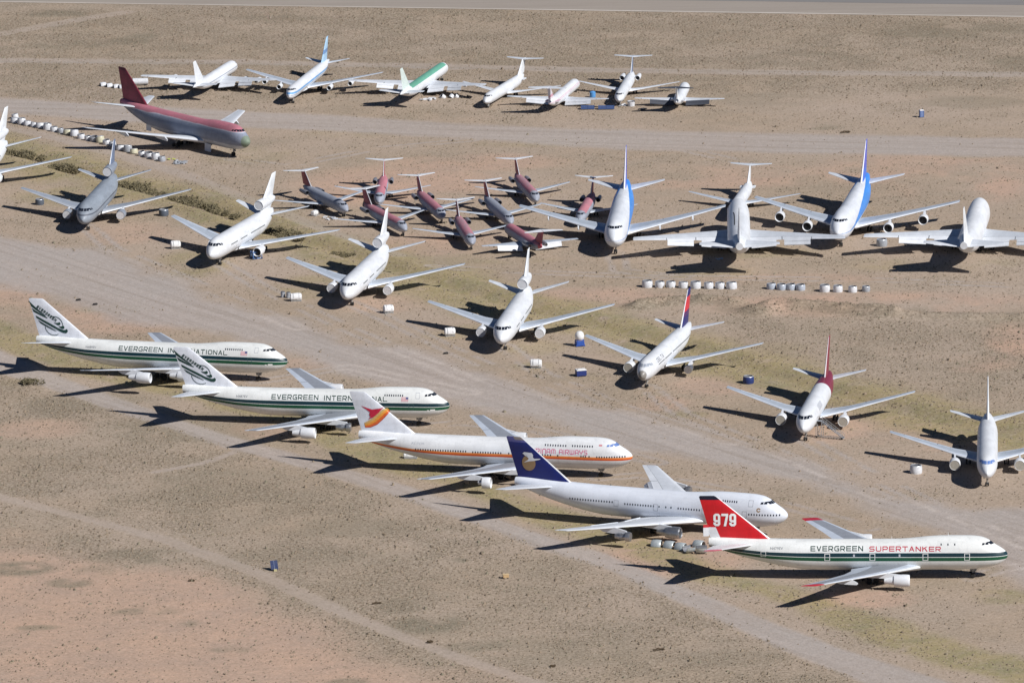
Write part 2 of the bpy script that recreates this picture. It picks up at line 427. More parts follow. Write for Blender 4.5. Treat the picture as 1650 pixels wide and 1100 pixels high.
def cut(V, F, step_u, step_v, midx=None):
    """slice a flat 2D mesh along a grid so it can follow a curved skin"""
    bm = bmesh.new(); vs = [bm.verts.new((a, b, 0)) for a, b in V]
    for i, f in enumerate(F):
        try:
            fc = bm.faces.new([vs[k] for k in f])
            if midx: fc.material_index = midx[i]
        except ValueError: pass
    bmesh.ops.triangulate(bm, faces=[f_ for f_ in bm.faces if len(f_.verts) > 4])
    V = np.asarray(V)
    for ax, stp in ((0, step_u), (1, step_v)):
        if not stp: continue
        lo, hi = V[:, ax].min(), V[:, ax].max(); x = lo + stp
        while x < hi:
            pc = [0, 0, 0]; pc[ax] = x; nn = [0, 0, 0]; nn[ax] = 1
            bmesh.ops.bisect_plane(bm, geom=bm.verts[:] + bm.edges[:] + bm.faces[:], plane_co=pc, plane_no=nn, dist=1e-5); x += stp
    bm.verts.index_update(); bm.verts.ensure_lookup_table()
    V2 = [(v.co.x, v.co.y) for v in bm.verts]; F2 = [tuple(v.index for v in f.verts) for f in bm.faces]; m2 = [f.material_index for f in bm.faces]
    bm.free(); return V2, F2, m2

def quad2(a, b, c, d): return [(a, c), (b, c), (b, d), (a, d)], [(0, 1, 2, 3)]

def fus_decal(name, f, V, F, sg, mats, parent, off=.02, midx=None, su=1.0, sv=.35):
    V2, F2, m2 = cut(V, F, su, sv, midx)
    P = [f.side(a, b, sg, off) for a, b in V2]
    return obj(name, mesh(name, P, F2, midx=m2, smooth=False), mats, parent)

def fus_text(name, f, txt, st0, st1, z0, z1, sg, mat, parent, bold=0.0):
    V, F = text_mesh(txt, bold)
    V = [(st0 + (st1 - st0) * a, z0 + (z1 - z0) * b) for a, b in V]
    return fus_decal(name, f, V, F, sg, mat, parent, su=2.0)
def fus_words(name, f, txt, st0, st1, z0, z1, sg, mat, parent, s=.2, style='square'):
    V, F = words(txt, abs(st1 - st0), z1 - z0, s, style=style); k = 1 if st1 > st0 else -1
    return fus_decal(name, f, [(st0 + k * a, z0 + b) for a, b in V], F, sg, mat, parent, su=2.0)

def fin_y(secs, st, z):
    s = sec_at(secs, z); c = (st - s[1]) / s[2]; c = min(max(c, 0.0), 1.0)
    return 5 * s[4] * s[2] * (.2969 * math.sqrt(c) - .126 * c - .3516 * c * c + .2843 * c ** 3 - .1036 * c ** 4)

def fin_decal(name, secs, V, F, sg, mats, parent, off=.02, midx=None, stp=.6):
    V2, F2, m2 = cut(V, F, stp, stp, midx)
    P = [Vector((X0 - a, sg * (fin_y(secs, a, b) + off), b)) for a, b in V2]
    return obj(name, mesh(name, P, F2, midx=m2, smooth=False), mats, parent)

def ring2(cx, cy, rx, ry, wd, n=40, a0=0, a1=360):
    V = []; F = []
    for i in range(n + 1):
        t = R_(a0 + (a1 - a0) * i / n)
        V += [(cx - rx * math.cos(t), cy + ry * math.sin(t)), (cx - (rx - wd) * math.cos(t), cy + (ry - wd) * math.sin(t))]
        if i: F.append((2 * i - 2, 2 * i, 2 * i + 1, 2 * i - 1))
    return V, F
def merge2(*parts):
    V = []; F = []; M = []
    for k, (v, f) in enumerate(parts):
        b = len(V); V += list(v); F += [tuple(i + b for i in q) for q in f]; M += [k] * len(f)
    return V, F, M
def poly(*pts): return list(pts), [tuple(range(len(pts)))]
def stroke(P, s, closed=False):
    """a polyline drawn with a band of width s, mitred at the corners"""
    P = [np.array(p, float) for p in P]; n = len(P); L = []; Rr = []
    for i in range(n):
        a = P[i - 1] if (i or closed) else None; c = P[(i + 1) % n] if (i < n - 1 or closed) else None
        d0 = (P[i] - a) / np.linalg.norm(P[i] - a) if a is not None else None; d1 = (c - P[i]) / np.linalg.norm(c - P[i]) if c is not None else None
        if d0 is None: d0 = d1
        if d1 is None: d1 = d0
        n0 = np.array((-d0[1], d0[0])); n1 = np.array((-d1[1], d1[0])); m_ = n0 + n1; q = np.linalg.norm(m_)
        m_ = m_ / q if q > 1e-6 else n0; k = min(1.9, 1 / max(.3, m_ @ n0)); L.append(P[i] + m_ * k * s / 2); Rr.append(P[i] - m_ * k * s / 2)
    V = [];
    for l_, r in zip(L, Rr): V += [tuple(l_), tuple(r)]
    F = [(2 * i, 2 * i + 1, 2 * ((i + 1) % n) + 1, 2 * ((i + 1) % n)) for i in range(n if closed else n - 1)]
    return V, F
def glyph(ch, w, h, s, style='square'):
    a = s / 2; c = min(w, h) * .16
    S = lambda *p, **k: stroke(p, s, **k)
    arch = [(a, 0), (a, h - a - c), (a + c, h - a), (w - a - c, h - a), (w - a, h - a - c), (w - a, 0)]
    if ch == 'E': return [S((w, h - a), (a, h - a), (a, a), (w, a)), S((s, h / 2), (w * .95, h / 2))]
    if ch == 'V': return [poly((0, h), (s * 1.1, h), (w / 2, s * 1.5), (w / 2, 0), (w / 2 - s * .5, 0)), poly((w, h), (w / 2 + s * .5, 0), (w / 2, 0), (w / 2, s * 1.5), (w - s * 1.1, h))]
    if ch in 'RP':
        g = [S((a, 0), (a, h - a), (w - a - c, h - a), (w - a, h - a - c), (w - a, h * .42 + c), (w - a - c, h * .42), (s, h * .42))]
        if ch == 'R': g.append(poly((w * .45, h * .42 - a), (w * .45 + s * 1.3, h * .42 - a), (w, 0), (w - s * 1.3, 0)))
        return g
    if ch == 'G': return [S((w - a * .3, h - a), (a + c, h - a), (a, h - a - c), (a, a + c), (a + c, a), (w - a, a), (w - a, h * .5), (w * .5, h * .5))]
    if ch == 'N' and style == 'round': return [S(*arch)]
    if ch == 'N': return [poly((0, 0), (s, 0), (s, h), (0, h)), poly((w - s, 0), (w, 0), (w, h), (w - s, h)), poly((s, h), (s, h - 1.5 * s), (w - s, 0), (w - s, 1.5 * s))]
    if ch == 'I': return [S((w / 2, 0), (w / 2, h))]
    if ch == 'T': return [S((0, h - a), (w, h - a)), S((w / 2, 0), (w / 2, h - s))]
    if ch == 'A' and style == 'round': return [S(*arch), S((s, h * .42), (w - s, h * .42))]
    if ch == 'A':
        y0, y1 = .25 * h, .25 * h + s; xi = lambda y: 1.1 * s + (w / 2 - 1.1 * s) * (y / (h - 1.4 * s))
        return [poly((0, 0), (1.1 * s, 0), (w / 2, h - 1.4 * s), (w / 2, h), (w / 2 - .6 * s, h)), poly((w, 0), (w / 2 + .6 * s, h), (w / 2, h), (w / 2, h - 1.4 * s), (w - 1.1 * s, 0)), poly((xi(y0), y0), (w - xi(y0), y0), (w - xi(y1), y1), (xi(y1), y1))]
    if ch == 'O': return [S((a + c, a), (w - a - c, a), (w - a, a + c), (w - a, h - a - c), (w - a - c, h - a), (a + c, h - a), (a, h - a - c), (a, a + c), closed=True)]
    if ch == 'L': return [S((a, h), (a, a), (w, a))]
    if ch == 'S': return [S((w - a * .3, h - a), (a + c, h - a), (a, h - a - c), (a, h * .5 + c), (a + c, h * .5), (w - a - c, h * .5), (w - a, h * .5 - c), (w - a, a + c), (w - a - c, a), (a * .3, a))]
    if ch == 'U': return [S((a, h), (a, a + c), (a + c, a), (w - a - c, a), (w - a, a + c), (w - a, h))]
    if ch == 'K': return [poly((0, 0), (s, 0), (s, h), (0, h)), poly((s, h * .36), (s, h * .36 + 1.5 * s), (w - 1.5 * s, h), (w, h)), poly((w * .42, h * .52), (w * .42 + s * 1.2, h * .64), (w, 0), (w - s * 1.5, 0))]
    if ch == 'M': return [S(*arch), S((w / 2, 0), (w / 2, h - s))]
    if ch == 'W': return [S((a, h), (a, a + c), (a + c, a), (w - a - c, a), (w - a, a + c), (w - a, h)), S((w / 2, s), (w / 2, h))]
    if ch == 'Y': return [S((a, h), (a, h * .5 + c), (a + c, h * .5), (w - a - c, h * .5), (w - a, h * .5 + c), (w - a, h)), S((w / 2, 0), (w / 2, h * .5 - a))]
    if ch == 'D': return [S((a, a), (w - a - c, a), (w - a, a + c), (w - a, h - a - c), (w - a - c, h - a), (a, h - a), closed=True)]
    if ch == '9': return [S((w - s, h * .4), (a + c, h * .4), (a, h * .4 + c), (a, h - a - c), (a + c, h - a), (w - a - c, h - a), (w - a, h - a - c), (w - a, a + c), (w - a - c, a), (a + c, a), (a, a + c), (a, a + c + .12 * h))]
    if ch == '7': return [poly((0, h - s * 1.05), (w - s, h - s * 1.05), (w, h - s * 1.05), (w, h), (0, h)), poly((w - s, h - s * 1.05), (w, h - s * 1.05), (w * .52 + a, 0), (w * .52 - a * 1.1, 0))]
    return []
def words(txt, length, h, s, gap=.22, space=.55, style='square'):
    """lettering in metres, left end at 0, fitted to the length"""
    rel = lambda ch: dict(I=.32, M=1.25, W=1.25).get(ch, 1.0) if ch != ' ' else space
    tot = sum(rel(c) for c in txt) + gap * (len(txt) - 1); u = length / tot; x = 0; out = []
    for ch in txt:
        w_ = rel(ch) * u
        for V, F in glyph(ch, w_, h, s, style) if ch != ' ' else []: out.append(([(p[0] + x, p[1]) for p in V], F))
        x += w_ + gap * u
    V, F, _ = merge2(*out); return V, F

# ------------------------------------------------------------------ building one aircraft
def nacelle(L, R, name='engine', short=False):
    if short:
        b = MB(); b.lathe([(.3 * L, .3 * R), (.34 * L, .8 * R), (.36 * L, .95 * R), (.2 * L, R), (.05 * L, .97 * R), (0, .88 * R), (.02 * L, .82 * R), (.15 * L, .81 * R)], (0, 0, 0), n=28); b.lathe([(.3 * L, .35 * R), (.55 * L, .3 * R), (.56 * L, .05)], (0, 0, 0), n=14); return b.me(name)
    b = MB(); b.lathe([(.62 * L, .66 * R), (.62 * L, .86 * R), (.5 * L, .955 * R), (.25 * L, R), (.08 * L, .975 * R), (.02 * L, .93 * R), (0, .88 * R), (.02 * L, .83 * R), (.08 * L, .81 * R), (.2 * L, .81 * R)], (0, 0, 0), n=28)
    b.lathe([(.62 * L, .66 * R), (.82 * L, .54 * R), (1.0 * L, .40 * R), (1.0 * L, .35 * R), (.9 * L, .33 * R)], (0, 0, 0), n=24)
    return b.me(name)

def place_mesh(me, off):
    """object-space offset copy of a mesh (so that parts keep the plane's own axes)"""
    me = me.copy(); me.transform(Matrix.Translation(off)); return me

def gear(root, key, st, y, zt, r, bogie, nose=False):
    def strut():
        b = MB(); x = X0 - st
        b.tube((x, y, r * .9), (x, y, zt), .16 if not nose else .13, .2)
        b.tube((x + .2, y, r + .5), (x + 1.3, y, zt), .07)
        b.tube((x, y, r + .8), (x, y - math.copysign(.9, y) if y else .5, zt), .06)
        if bogie: b.box((x, y, r), (1.7, .25, .25))
        b.box((x + .05, y + .32, zt - .55), (1.5, .06, 1.0)); 
        return b.me('gear_strut')
    s = obj('nose_gear' if nose else 'main_gear', cached((key, 'strut', st, y), strut), M_STRUT, root)
    xs = (.78, -.78) if bogie else (0,)
    for dx in xs:
        for dy in (-.45, .45) if not nose else (-.28, .28):
            def wh():
                b = MB(); c = (X0 - st + dx, y + dy, r)
                b.lathe([(-.2, .35 * r), (-.2, .8 * r), (-.13, r), (.13, r), (.2, .8 * r), (.2, .35 * r)], c, 'y', 14, cap=True)
                return b.me('wheel')
            obj('wheel', cached((key, 'wheel', st, y, dx, dy), wh), M_DARK, s)

def build_plane(kind, name, x, y, hd, label, fusm, wingm, finm, stabm=None, engm=None, roll=0, pitch=0, group=None,
                engines='open', flaps=False, fin=True, stab=True, wrows=(), strips=(), engine_style=None, glass=None, rearm=None, gearon=True, cat='airliner'):
    t = T[kind]; f = t['fus']
    root = empty(name, (x, y, 0), R_(hd), R_(roll)); tag(root, label, cat, group)
    stabm = stabm or wingm; engm = engm or fusm; glass = glass or M_GLASS
    fo = obj('fuselage', cached((kind, 'fus'), lambda: f.build('fuselage')), fusm, root)
    # wing-to-body fairing
    a, b_, wd, zc, hh = t['fair']
    def fair():
        V = []; F = []; n = 14; k = 18
        for i in range(n + 1):
            u = i / n; s = math.sin(math.pi * min(max(u, .02), .98)) ** .45
            for j in range(k):
                q = 2 * math.pi * j / k
                V.append((X0 - (a + (b_ - a) * u), wd * s * math.copysign(abs(math.cos(q)) ** .7, math.cos(q)), zc + hh * s * .5 * math.sin(q) * (1.0 if math.sin(q) < 0 else 1.2)))
        for i in range(n):
            for j in range(k): F.append((i * k + j, (i + 1) * k + j, (i + 1) * k + (j + 1) % k, i * k + (j + 1) % k))
        me = mesh('belly_fairing', V, F); bm = bmesh.new(); bm.from_mesh(me); bmesh.ops.recalc_face_normals(bm, faces=bm.faces); bm.to_mesh(me); bm.free(); return me
    obj('belly_fairing', cached((kind, 'fair'), fair), wingm, root)
    W = []
    for sg in (1, -1):
        W.append(obj('wing', cached((kind, 'wing', sg), lambda: loft_wing('wing', t['wing'], sg, 14)), wingm, root))
        if flaps:
            for (y0, y1) in t['flaps']:
                def fl():
                    b = MB()
                    for row, (o0, o1, d0, d1) in enumerate(((-.02, .115, .10, .45), (.125, .25, .6, 1.25))):
                        V = []
                        for yy in (y0, y1):
                            s = sec_at(t['wing'], yy); te = s[1] + s[2]; cl = s[2] if s[2] < 11 else 11
                            for (o, d) in ((o0, d0), (o1, d1)):
                                for h in (.09, -.09): V.append((X0 - te - o * cl, sg * yy, s[3] - d + h + (.05 if h > 0 and o == o0 else 0)))
                        b.add(V, [(0, 2, 6, 4), (1, 5, 7, 3), (0, 1, 3, 2), (4, 6, 7, 5), (0, 4, 5, 1), (2, 3, 7, 6)])
                    return b.me('flap', smooth=False)
                obj('flap', cached((kind, 'flap', sg, y0), fl), stabm, W[-1])
        if stab: obj('tailplane', cached((kind, 'stab', sg), lambda: loft_wing('tailplane', t['stab'], sg, 10)), stabm, root)
    fi = None
    if fin: fi = obj('tail_fin', cached((kind, 'fin'), lambda: loft_wing('tail_fin', t['fin'], 1, 14, True)), finm, root)
    if t.get('tail_eng'):
        def te():
            b = MB(); c = (X0 - 40.6, 0, 10.75)
            b.lathe([(12.3, .75), (11.2, 1.0), (9, 1.25), (6, 1.42), (3, 1.5), (1.0, 1.5), (.25, 1.42), (0, 1.33), (.2, 1.25), (.9, 1.22)], c, n=28)
            V = []
            for (s0, s1, z, h) in ((42.5, 50.5, 8.0, .55), (42.0, 52.0, 9.6, .45)):
                for (s_, hh_) in ((s0, .05), (s0 + 2, h), (s1 - 2, h), (s1, .05)): V += [(X0 - s_, hh_, z), (X0 - s_, -hh_, z)]
            F = []
            for i in range(3): F += [(2 * i, 2 * i + 2, 8 + 2 * i + 2, 8 + 2 * i), (2 * i + 1, 8 + 2 * i + 1, 8 + 2 * i + 3, 2 * i + 3)]
            F += [(0, 8, 9, 1), (6, 7, 15, 14)]
            b.add(V, F); return b.me('tail_engine')
        e = obj('tail_engine', cached((kind, 'te'), te), engm, root)
        def tc():
            b = MB(); b.lathe([(.1, .01), (.12, 1.28)], (X0 - 40.6, 0, 10.75), n=28); return b.me('intake_cover')
        obj('intake_cover', cached((kind, 'tecov'), tc), M_TCOV, e)
        def ec():
            b = MB(); b.lathe([(11.9, .72), (12.0, .35), (13.0, .02)], (X0 - 40.6, 0, 10.75), n=20); return b.me('exhaust_cone')
        obj('exhaust_cone', cached((kind, 'teex'), ec), M_EXH, e)
    k = 0
    for (ey, ez, es, L, R) in t.get('eng', ()):
        for sg in (-1, 1):
            style = engines if engine_style is None else engine_style[k]
            k += 1
            s = sec_at(t['wing'], ey)
            def pyl():
                b = MB(); short = style in ('none',)
                x_in = es + .28 * L if not short else s[1] - 1.2
                rows = [(x_in, ez + R * .82 if not short else s[3] - .75, .02), (x_in + .3, ez + R * .95 if not short else s[3] - .6, .16), (s[1] + .6, s[3] + .25, .24), (s[1] + .45 * s[2], s[3] - .1, .24), (s[1] + .62 * s[2], s[3] - .3, .03)]
                V = []
                for i, (st_, zz, h) in enumerate(rows):
                    zb_ = (ez + .45 * R, ez + .45 * R, ez + .4 * R, ez + .55 * R, s[3] - .45)[i] if not short else (s[3] - 1.0, s[3] - 1.2, s[3] - 1.1, s[3] - .9, s[3] - .5)[i]
                    for hh_ in (h, -h): V += [(X0 - st_, sg * ey + hh_, zz), (X0 - st_, sg * ey + hh_, zb_)]
                F = []
                for i in range(4):
                    q = 4 * i; F += [(q, q + 4, q + 5, q + 1), (q + 2, q + 3, q + 7, q + 6), (q, q + 2, q + 6, q + 4), (q + 1, q + 5, q + 7, q + 3)]
                F += [(0, 1, 3, 2), (16, 18, 19, 17)]
                b.add(V, F); return b.me('engine_pylon', smooth=False)
            if style in ('bolts',): continue
            obj('engine_pylon', cached((kind, 'pyl', ey, sg, style == 'none'), pyl), wingm, root)
            if style == 'none': continue
            org = (X0 - es, sg * ey, ez)
            if style == 'core':
                def core():
                    b = MB(); b.lathe([(0.8, .3 * R), (.8, .72 * R), (1.2, .8 * R), (1.9, .8 * R), (2.0, .55 * R), (2.6, .5 * R), (3.0, .6 * R), (3.8, .58 * R), (4.6, .45 * R), (4.7, .2 * R)], org, n=24, cap=True)
                    for q in range(7): b.tube((org[0] - 1.9, org[1] + .6 * R * math.cos(q), org[2] + .6 * R * math.sin(q)), (org[0] - 3.4, org[1] + .68 * R * math.cos(q + .5), org[2] + .68 * R * math.sin(q + .5)), .07, n=5)
                    return b.me('engine')
                obj('engine', cached((kind, 'core', ey, sg), core), M_METAL, root); continue
            e = obj('engine', cached((kind, 'eng', ey, sg, style == 'short'), lambda: place_mesh(nacelle(L, R, short=style == 'short'), org)), M_METAL if style == 'metal' else engm, root)
            def fan():
                b = MB(); d = .012 * L if style == 'cover' else .16 * L
                if style == 'cover': b.lathe([(d, .01), (d, .87 * R)], org, n=28)
                else: b.lathe([(d - .25 * R, .02), (d - .1 * R, .16 * R), (d, .24 * R), (d, .81 * R)], org, n=28)
                return b.me('intake_cover' if style == 'cover' else 'fan')
            obj('intake_cover' if style == 'cover' else 'fan', cached((kind, 'fan', ey, sg, style == 'cover'), fan), (M_TCOV if kind == 'trijet' else M_COVER) if style == 'cover' else M_FAN, e)
            def ex():
                b = MB(); b.lathe([(.92 * L, .32 * R), (1.0 * L, .26 * R), (1.16 * L, .03 * R)], org, n=18); return b.me('exhaust_cone')
            obj('exhaust_cone', cached((kind, 'ex', ey, sg), ex), M_EXH, e)
    for (ey, ez, es, L, R) in t.get('rear', ()):
        for sg in (-1, 1):
            if engines == 'none': 
                def stub():
                    b = MB(); b.box((X0 - es - .55 * L, sg * 1.75, ez), (.5 * L, 1.0, .28)); return b.me('engine_pylon', smooth=False)
                obj('engine_pylon', cached((kind, 'stub', sg), stub), fusm, root); continue
            org = (X0 - es, sg * ey, ez)
            def rn():
                b = MB(); b.lathe([(L, .5 * R), (L, .66 * R), (.75 * L, .88 * R), (.3 * L, R), (.06 * L, .97 * R), (0, .86 * R), (.05 * L, .78 * R), (.2 * L, .76 * R)], org, n=22)
                b.box((X0 - es - .5 * L, sg * (ey - .55 * (ey - .9)), ez + .02), (.55 * L, (ey - .9), .26)); return b.me('engine')
            e = obj('engine', cached((kind, 'rn', sg), rn), rearm or engm, root)
            def rf():
                b = MB(); b.lathe([(.1 * L - .2, .02), (.1 * L, .2 * R), (.1 * L, .79 * R)], org, n=22); return b.me('fan')
            obj('fan', cached((kind, 'rf', sg), rf), M_FAN, e)
            def rx():
                b = MB(); b.lathe([(.98 * L, .02), (.98 * L, .52 * R)], org, n=18); return b.me('exhaust_nozzle')
            obj('exhaust_nozzle', cached((kind, 'rx', sg), rx), M_EXH, e)
    if gearon:
        st, r, zt = t['nose']; zb = float(f.dims(st)[0]); gear(root, kind, st, 0.0, zb + .3, r, False, True)
        for (st, gy, r) in t['main']:
            for sg in (1, -1):
                gear(root, kind, st, sg * gy, sec_at(t['wing'], gy)[3] - .3 if gy > t['wing'][0][0] else float(f.dims(st)[0]) + .3, r, kind not in ('rearjet', 'longrearjet'))
    # cockpit panes
    z0, z1, cols, sides = t['pane']
    for (y0, y1) in cols:
        for sg in (1, -1):
            def pn():
                P = []; F = []
                for i in range(4):
                    for j in range(4):
                        y_, z_ = y0 + (y1 - y0) * j / 3, z0 + (z1 - z0) * i / 3; P.append(Vector((X0 - f.ahead(y_, z_) + .05, sg * (y_ + .01), z_ + .03)))
                for i in range(3):
                    for j in range(3): F.append((4 * i + j, 4 * i + j + 1, 4 * i + j + 5, 4 * i + j + 4))
                return mesh('cockpit_window', P, F, smooth=False)
            obj('cockpit_window', cached((kind, 'cf', y0, sg), pn), glass, fo)
    s_ = f.ahead(cols[-1][1], (z0 + z1) / 2) + .12
    for k_, ln in enumerate(sides):
        for sg in (1, -1): fus_decal('cockpit_window', f, [(s_, z0 + .05), (s_ + ln, z0 + .05), (s_ + ln - .08, z1 - .05 - .08 * k_), (s_, z1 - .05)], [(0, 1, 2, 3)], sg, glass, fo, su=.4, sv=.3)
        s_ += ln + .12
    # rows of cabin windows: (first station, last station, height, pitch)
    for (s0, s1, z, p, sgs) in wrows:
        for sg in sgs:
            n = max(1, int(round(abs(s1 - s0) / (p * 1.2))) + 1)
            for i in range(n):
                c = s0 + (s1 - s0) * i / max(1, n - 1)
                me_ = mesh('cabin_window', [f.side(a_, b_, sg, .02) for a_, b_ in ((c - .14, z - .21), (c + .14, z - .21), (c + .14, z + .21), (c - .14, z + .21))], [(0, 1, 2, 3)], smooth=False); obj('cabin_window', me_, M_PANE, fo)
    for (s0, s1, z0, z1, m_, sgs) in strips:  # taped-over windows; on one jumbo a shadow line painted dark
        for sg in sgs: fus_decal('window_cover_or_shadow_row', f, *quad2(s0, s1, z0, z1), sg, m_, fo)
    return root, fo, fi, W

def door(f, st, z0, z1, wd, sg, mat, parent, lw=.12):
    a, b = st - wd / 2, st + wd / 2; V = []; F = []
    for (p, q, r, s) in ((a, a + lw, z0, z1), (b - lw, b, z0, z1), (a, b, z1 - lw, z1), (a, b, z0, z0 + lw)):
        k = len(V); V += [(p, r), (q, r), (q, s), (p, s)]; F.append((k, k + 1, k + 2, k + 3))
    fus_decal('door_outline', f, V, F, sg, mat, parent)

# ------------------------------------------------------------------ liveries
WHITE = (229, 232, 236); WG = (198, 207, 220); PANEL = (150, 155, 164)  # WG has a blue cast painted in for sky reflected on the wings
DKG = (18, 52, 62); GRN = (22, 84, 58)
F_EVER = paint('white_paint_green_stripes', (232, 234, 232), [('band', .03, .92, DKG), ('band', -.95, -.10, GRN)])
F_ORNG = paint('white_paint_orange_stripe', (232, 234, 236), [('band', -.1, .1, (238, 160, 92)), ('band', -.4, -.1, (230, 122, 56)), ('band', -.78, -.4, (204, 80, 30)), ('band', -5, -.75, (214, 216, 218))])
F_WHT = paint('plain_white_paint', WHITE)
F_COOL = paint('cool_white_paint', (226, 231, 240), dirt=.1)
F_BLUE = paint('white_paint_blue_flank', (230, 234, 240), [(('sweep', 0, 1), 0, 0, (72, 146, 228)), ])
F_RED = paint('faded_red_over_grey', (208, 212, 220), [('z', 3.9, 8.0, (146, 154, 172), .25), ('z', 7.9, 20, (196, 122, 136), .3), ('x', 28.3, 40, (130, 146, 126), .2)], .6, .22, fade=.2)
F_GREY = paint('weathered_grey_paint', (150, 159, 170), [('z', 5.6, 6.0, (98, 104, 116)), ('z', -2, 3.4, (120, 128, 140), .2)], .5, .25)
def _dc9(n, top, fade): return paint(n, (186, 190, 200), [('z', 2.1, 9, (160, 166, 180), .12)] + ([((('z', 3.62, 9), ('x', -12, 26.3)), 0, 0, (198, 128, 140), .14)] if top else []) + [('x', -20, -1.9, (190, 92, 104) if top else (146, 150, 162), .3)], .6, .2, fade=fade)
F_D9R = _dc9('faded_red_top_grey_sides', True, .25); F_D9W = _dc9('very_faded_red_top', True, .6); F_D9D = _dc9('red_top_grey_sides', True, .05); F_D9G = _dc9('bare_grey_sides', False, .2)
F_GTOP = paint('white_paint_green_roof', WHITE, [((('z', 5.15, 9), ('x', -17, 25)), 0, 0, (112, 176, 152))])
F_LBLU = paint('white_paint_pale_blue_line', WHITE, [('z', 3.75, 4.35, (120, 172, 222)), ('z', 3.3, 3.5, (150, 160, 176))])
F_GLIN = paint('white_paint_grey_line', WHITE, [('z', 3.9, 4.15, (150, 160, 176))])
F_PINK = paint('white_paint_pink_lines', WHITE, [('z', 3.5, 3.68, (224, 190, 202)), ('z', 3.15, 3.3, (224, 190, 202))])
F_MAR = paint('white_paint_maroon_rear', WHITE, [('x', -40, -6.5, (134, 48, 68))])
W_WHT = wing_mat('wing_light_grey', WG, PANEL); W_PALE = wing_mat('wing_white', (226, 230, 236), (212, 217, 224)); W_MID = wing_mat('wing_pale_grey', WG, (178, 187, 198)); W_GRY = wing_mat('wing_grey', (176, 182, 190), (160, 168, 180))
W_TAIL = paint('tailplane_paint', (216, 221, 228)); W_CLN = paint('wing_plain_silver', (200, 206, 214))
W_979 = paint('wing_grey_red_tips', WG, [('cf', .17, .70, PANEL), ('cf', -.1, .035, (224, 228, 232)), ('sp', 28.0, 40, (196, 52, 66))])
S_979 = paint('tailplane_red_tips', (228, 230, 233), [('sp', 9.6, 20, (206, 96, 118))])
FIN_W = paint('fin_white', (230, 234, 242)); FIN_C = paint('fin_cool_white', (232, 236, 240))
LEm = ('cf', -.1, .035, (226, 228, 232))
FIN_979 = paint('fin_red_black_cap', (206, 24, 34), [('z', 18.55, 30, (24, 26, 46)), ((('cf', .84, 1.1), ('z', 0, 12.1)), 0, 0, (226, 228, 230)), LEm])
FIN_NAVY = paint('fin_navy_grey_cap', (24, 38, 112), [('z', 18.2, 30, (92, 92, 150)), ((('z', 18.75, 30), ('cf', -1, .55)), 0, 0, (142, 132, 128)), LEm])
FIN_RED = paint('fin_faded_maroon', (150, 58, 76), [('z', 18.7, 30, (120, 50, 64))], .55, .3)
FIN_BLUE = paint('fin_blue_white_edge', (68, 118, 220), [('z', 12.5, 30, (92, 104, 206)), ('cf', -.1, .06, (240, 240, 244))])
FIN_NVRD = paint('fin_navy_red_band', (34, 40, 112), [('z', 9.6, 11.2, (84, 42, 104), .3), ('z', 11.0, 14.4, (214, 52, 68)), ('cf', -.1, .06, (226, 228, 232))])
FIN_MAR = paint('fin_maroon', (136, 40, 62), [('cf', -.1, .06, (214, 206, 210))])
FIN_LB = paint('fin_pale_blue', (172, 208, 236), [('z', 8.2, 9.4, (110, 150, 200))])
FIN_D9 = paint('fin_faded_red', (168, 74, 88), [LEm], .55, .3)
FIN_GB = paint('fin_grey_blue', (112, 128, 156), [LEm]); E_GREY = paint('engine_grey', (146, 154, 166))
FIN_GT = paint('fin_white_green', (214, 228, 222)); FIN_PK = paint('fin_white_pink', (228, 220, 225), [('z', 5.2, 6, (214, 160, 176))])
M_GRNTXT = flat('dark_green_lettering', (16, 58, 50), .5, dirt=.1); M_REDTXT = flat('red_lettering', (184, 44, 66), .5, dirt=.1); M_PINKTXT = flat('pink_lettering', (206, 62, 122), .5, dirt=.1)
M_GREYTXT = flat('grey_lettering', (120, 124, 130), .5, dirt=.1); M_PALETXT = flat('faint_lettering', (176, 180, 188), .5, dirt=.1); M_BLK = flat('black_lettering', (44, 48, 56), .5, dirt=.1)
M_WMARK = flat('white_marking', (232, 234, 232), .5, dirt=.08); M_OUT = flat('number_outline', (96, 18, 28), .5, dirt=.05)
M_TAN = flat('tan_disc', (158, 128, 92), .5, dirt=.1); M_BIRD = flat('white_bird', (224, 226, 230), .5, dirt=.05); M_CRIM = flat('crimson_mark', (196, 30, 62), .5, dirt=.08)
M_ORA = [flat('swoosh_sand', (214, 176, 110), .5), flat('swoosh_amber', (238, 160, 60), .5), flat('swoosh_orange', (226, 104, 40), .5), flat('swoosh_red', (170, 40, 50), .5)]
M_FLAG = [flat('flag_red', (206, 132, 140), .6), flat('flag_pale', (232, 222, 224), .6), flat('flag_blue', (92, 96, 140), .6)]
M_SEAL = flat('silver_seal_tape', (176, 184, 196), .4, .3); M_STRIP = flat('grey_window_tape', (128, 132, 134), .6); M_BLUEPANE = flat('blue_window_cover', (96, 128, 190), .5)
J = T['jumbo']; JF = J['fus']

def front(x, y, hd):           # solved for station 34: move the origin to station 30
    return x + 4 * math.cos(R_(hd)), y - 1750 + 4 * math.sin(R_(hd)), hd
NOWIN = ()

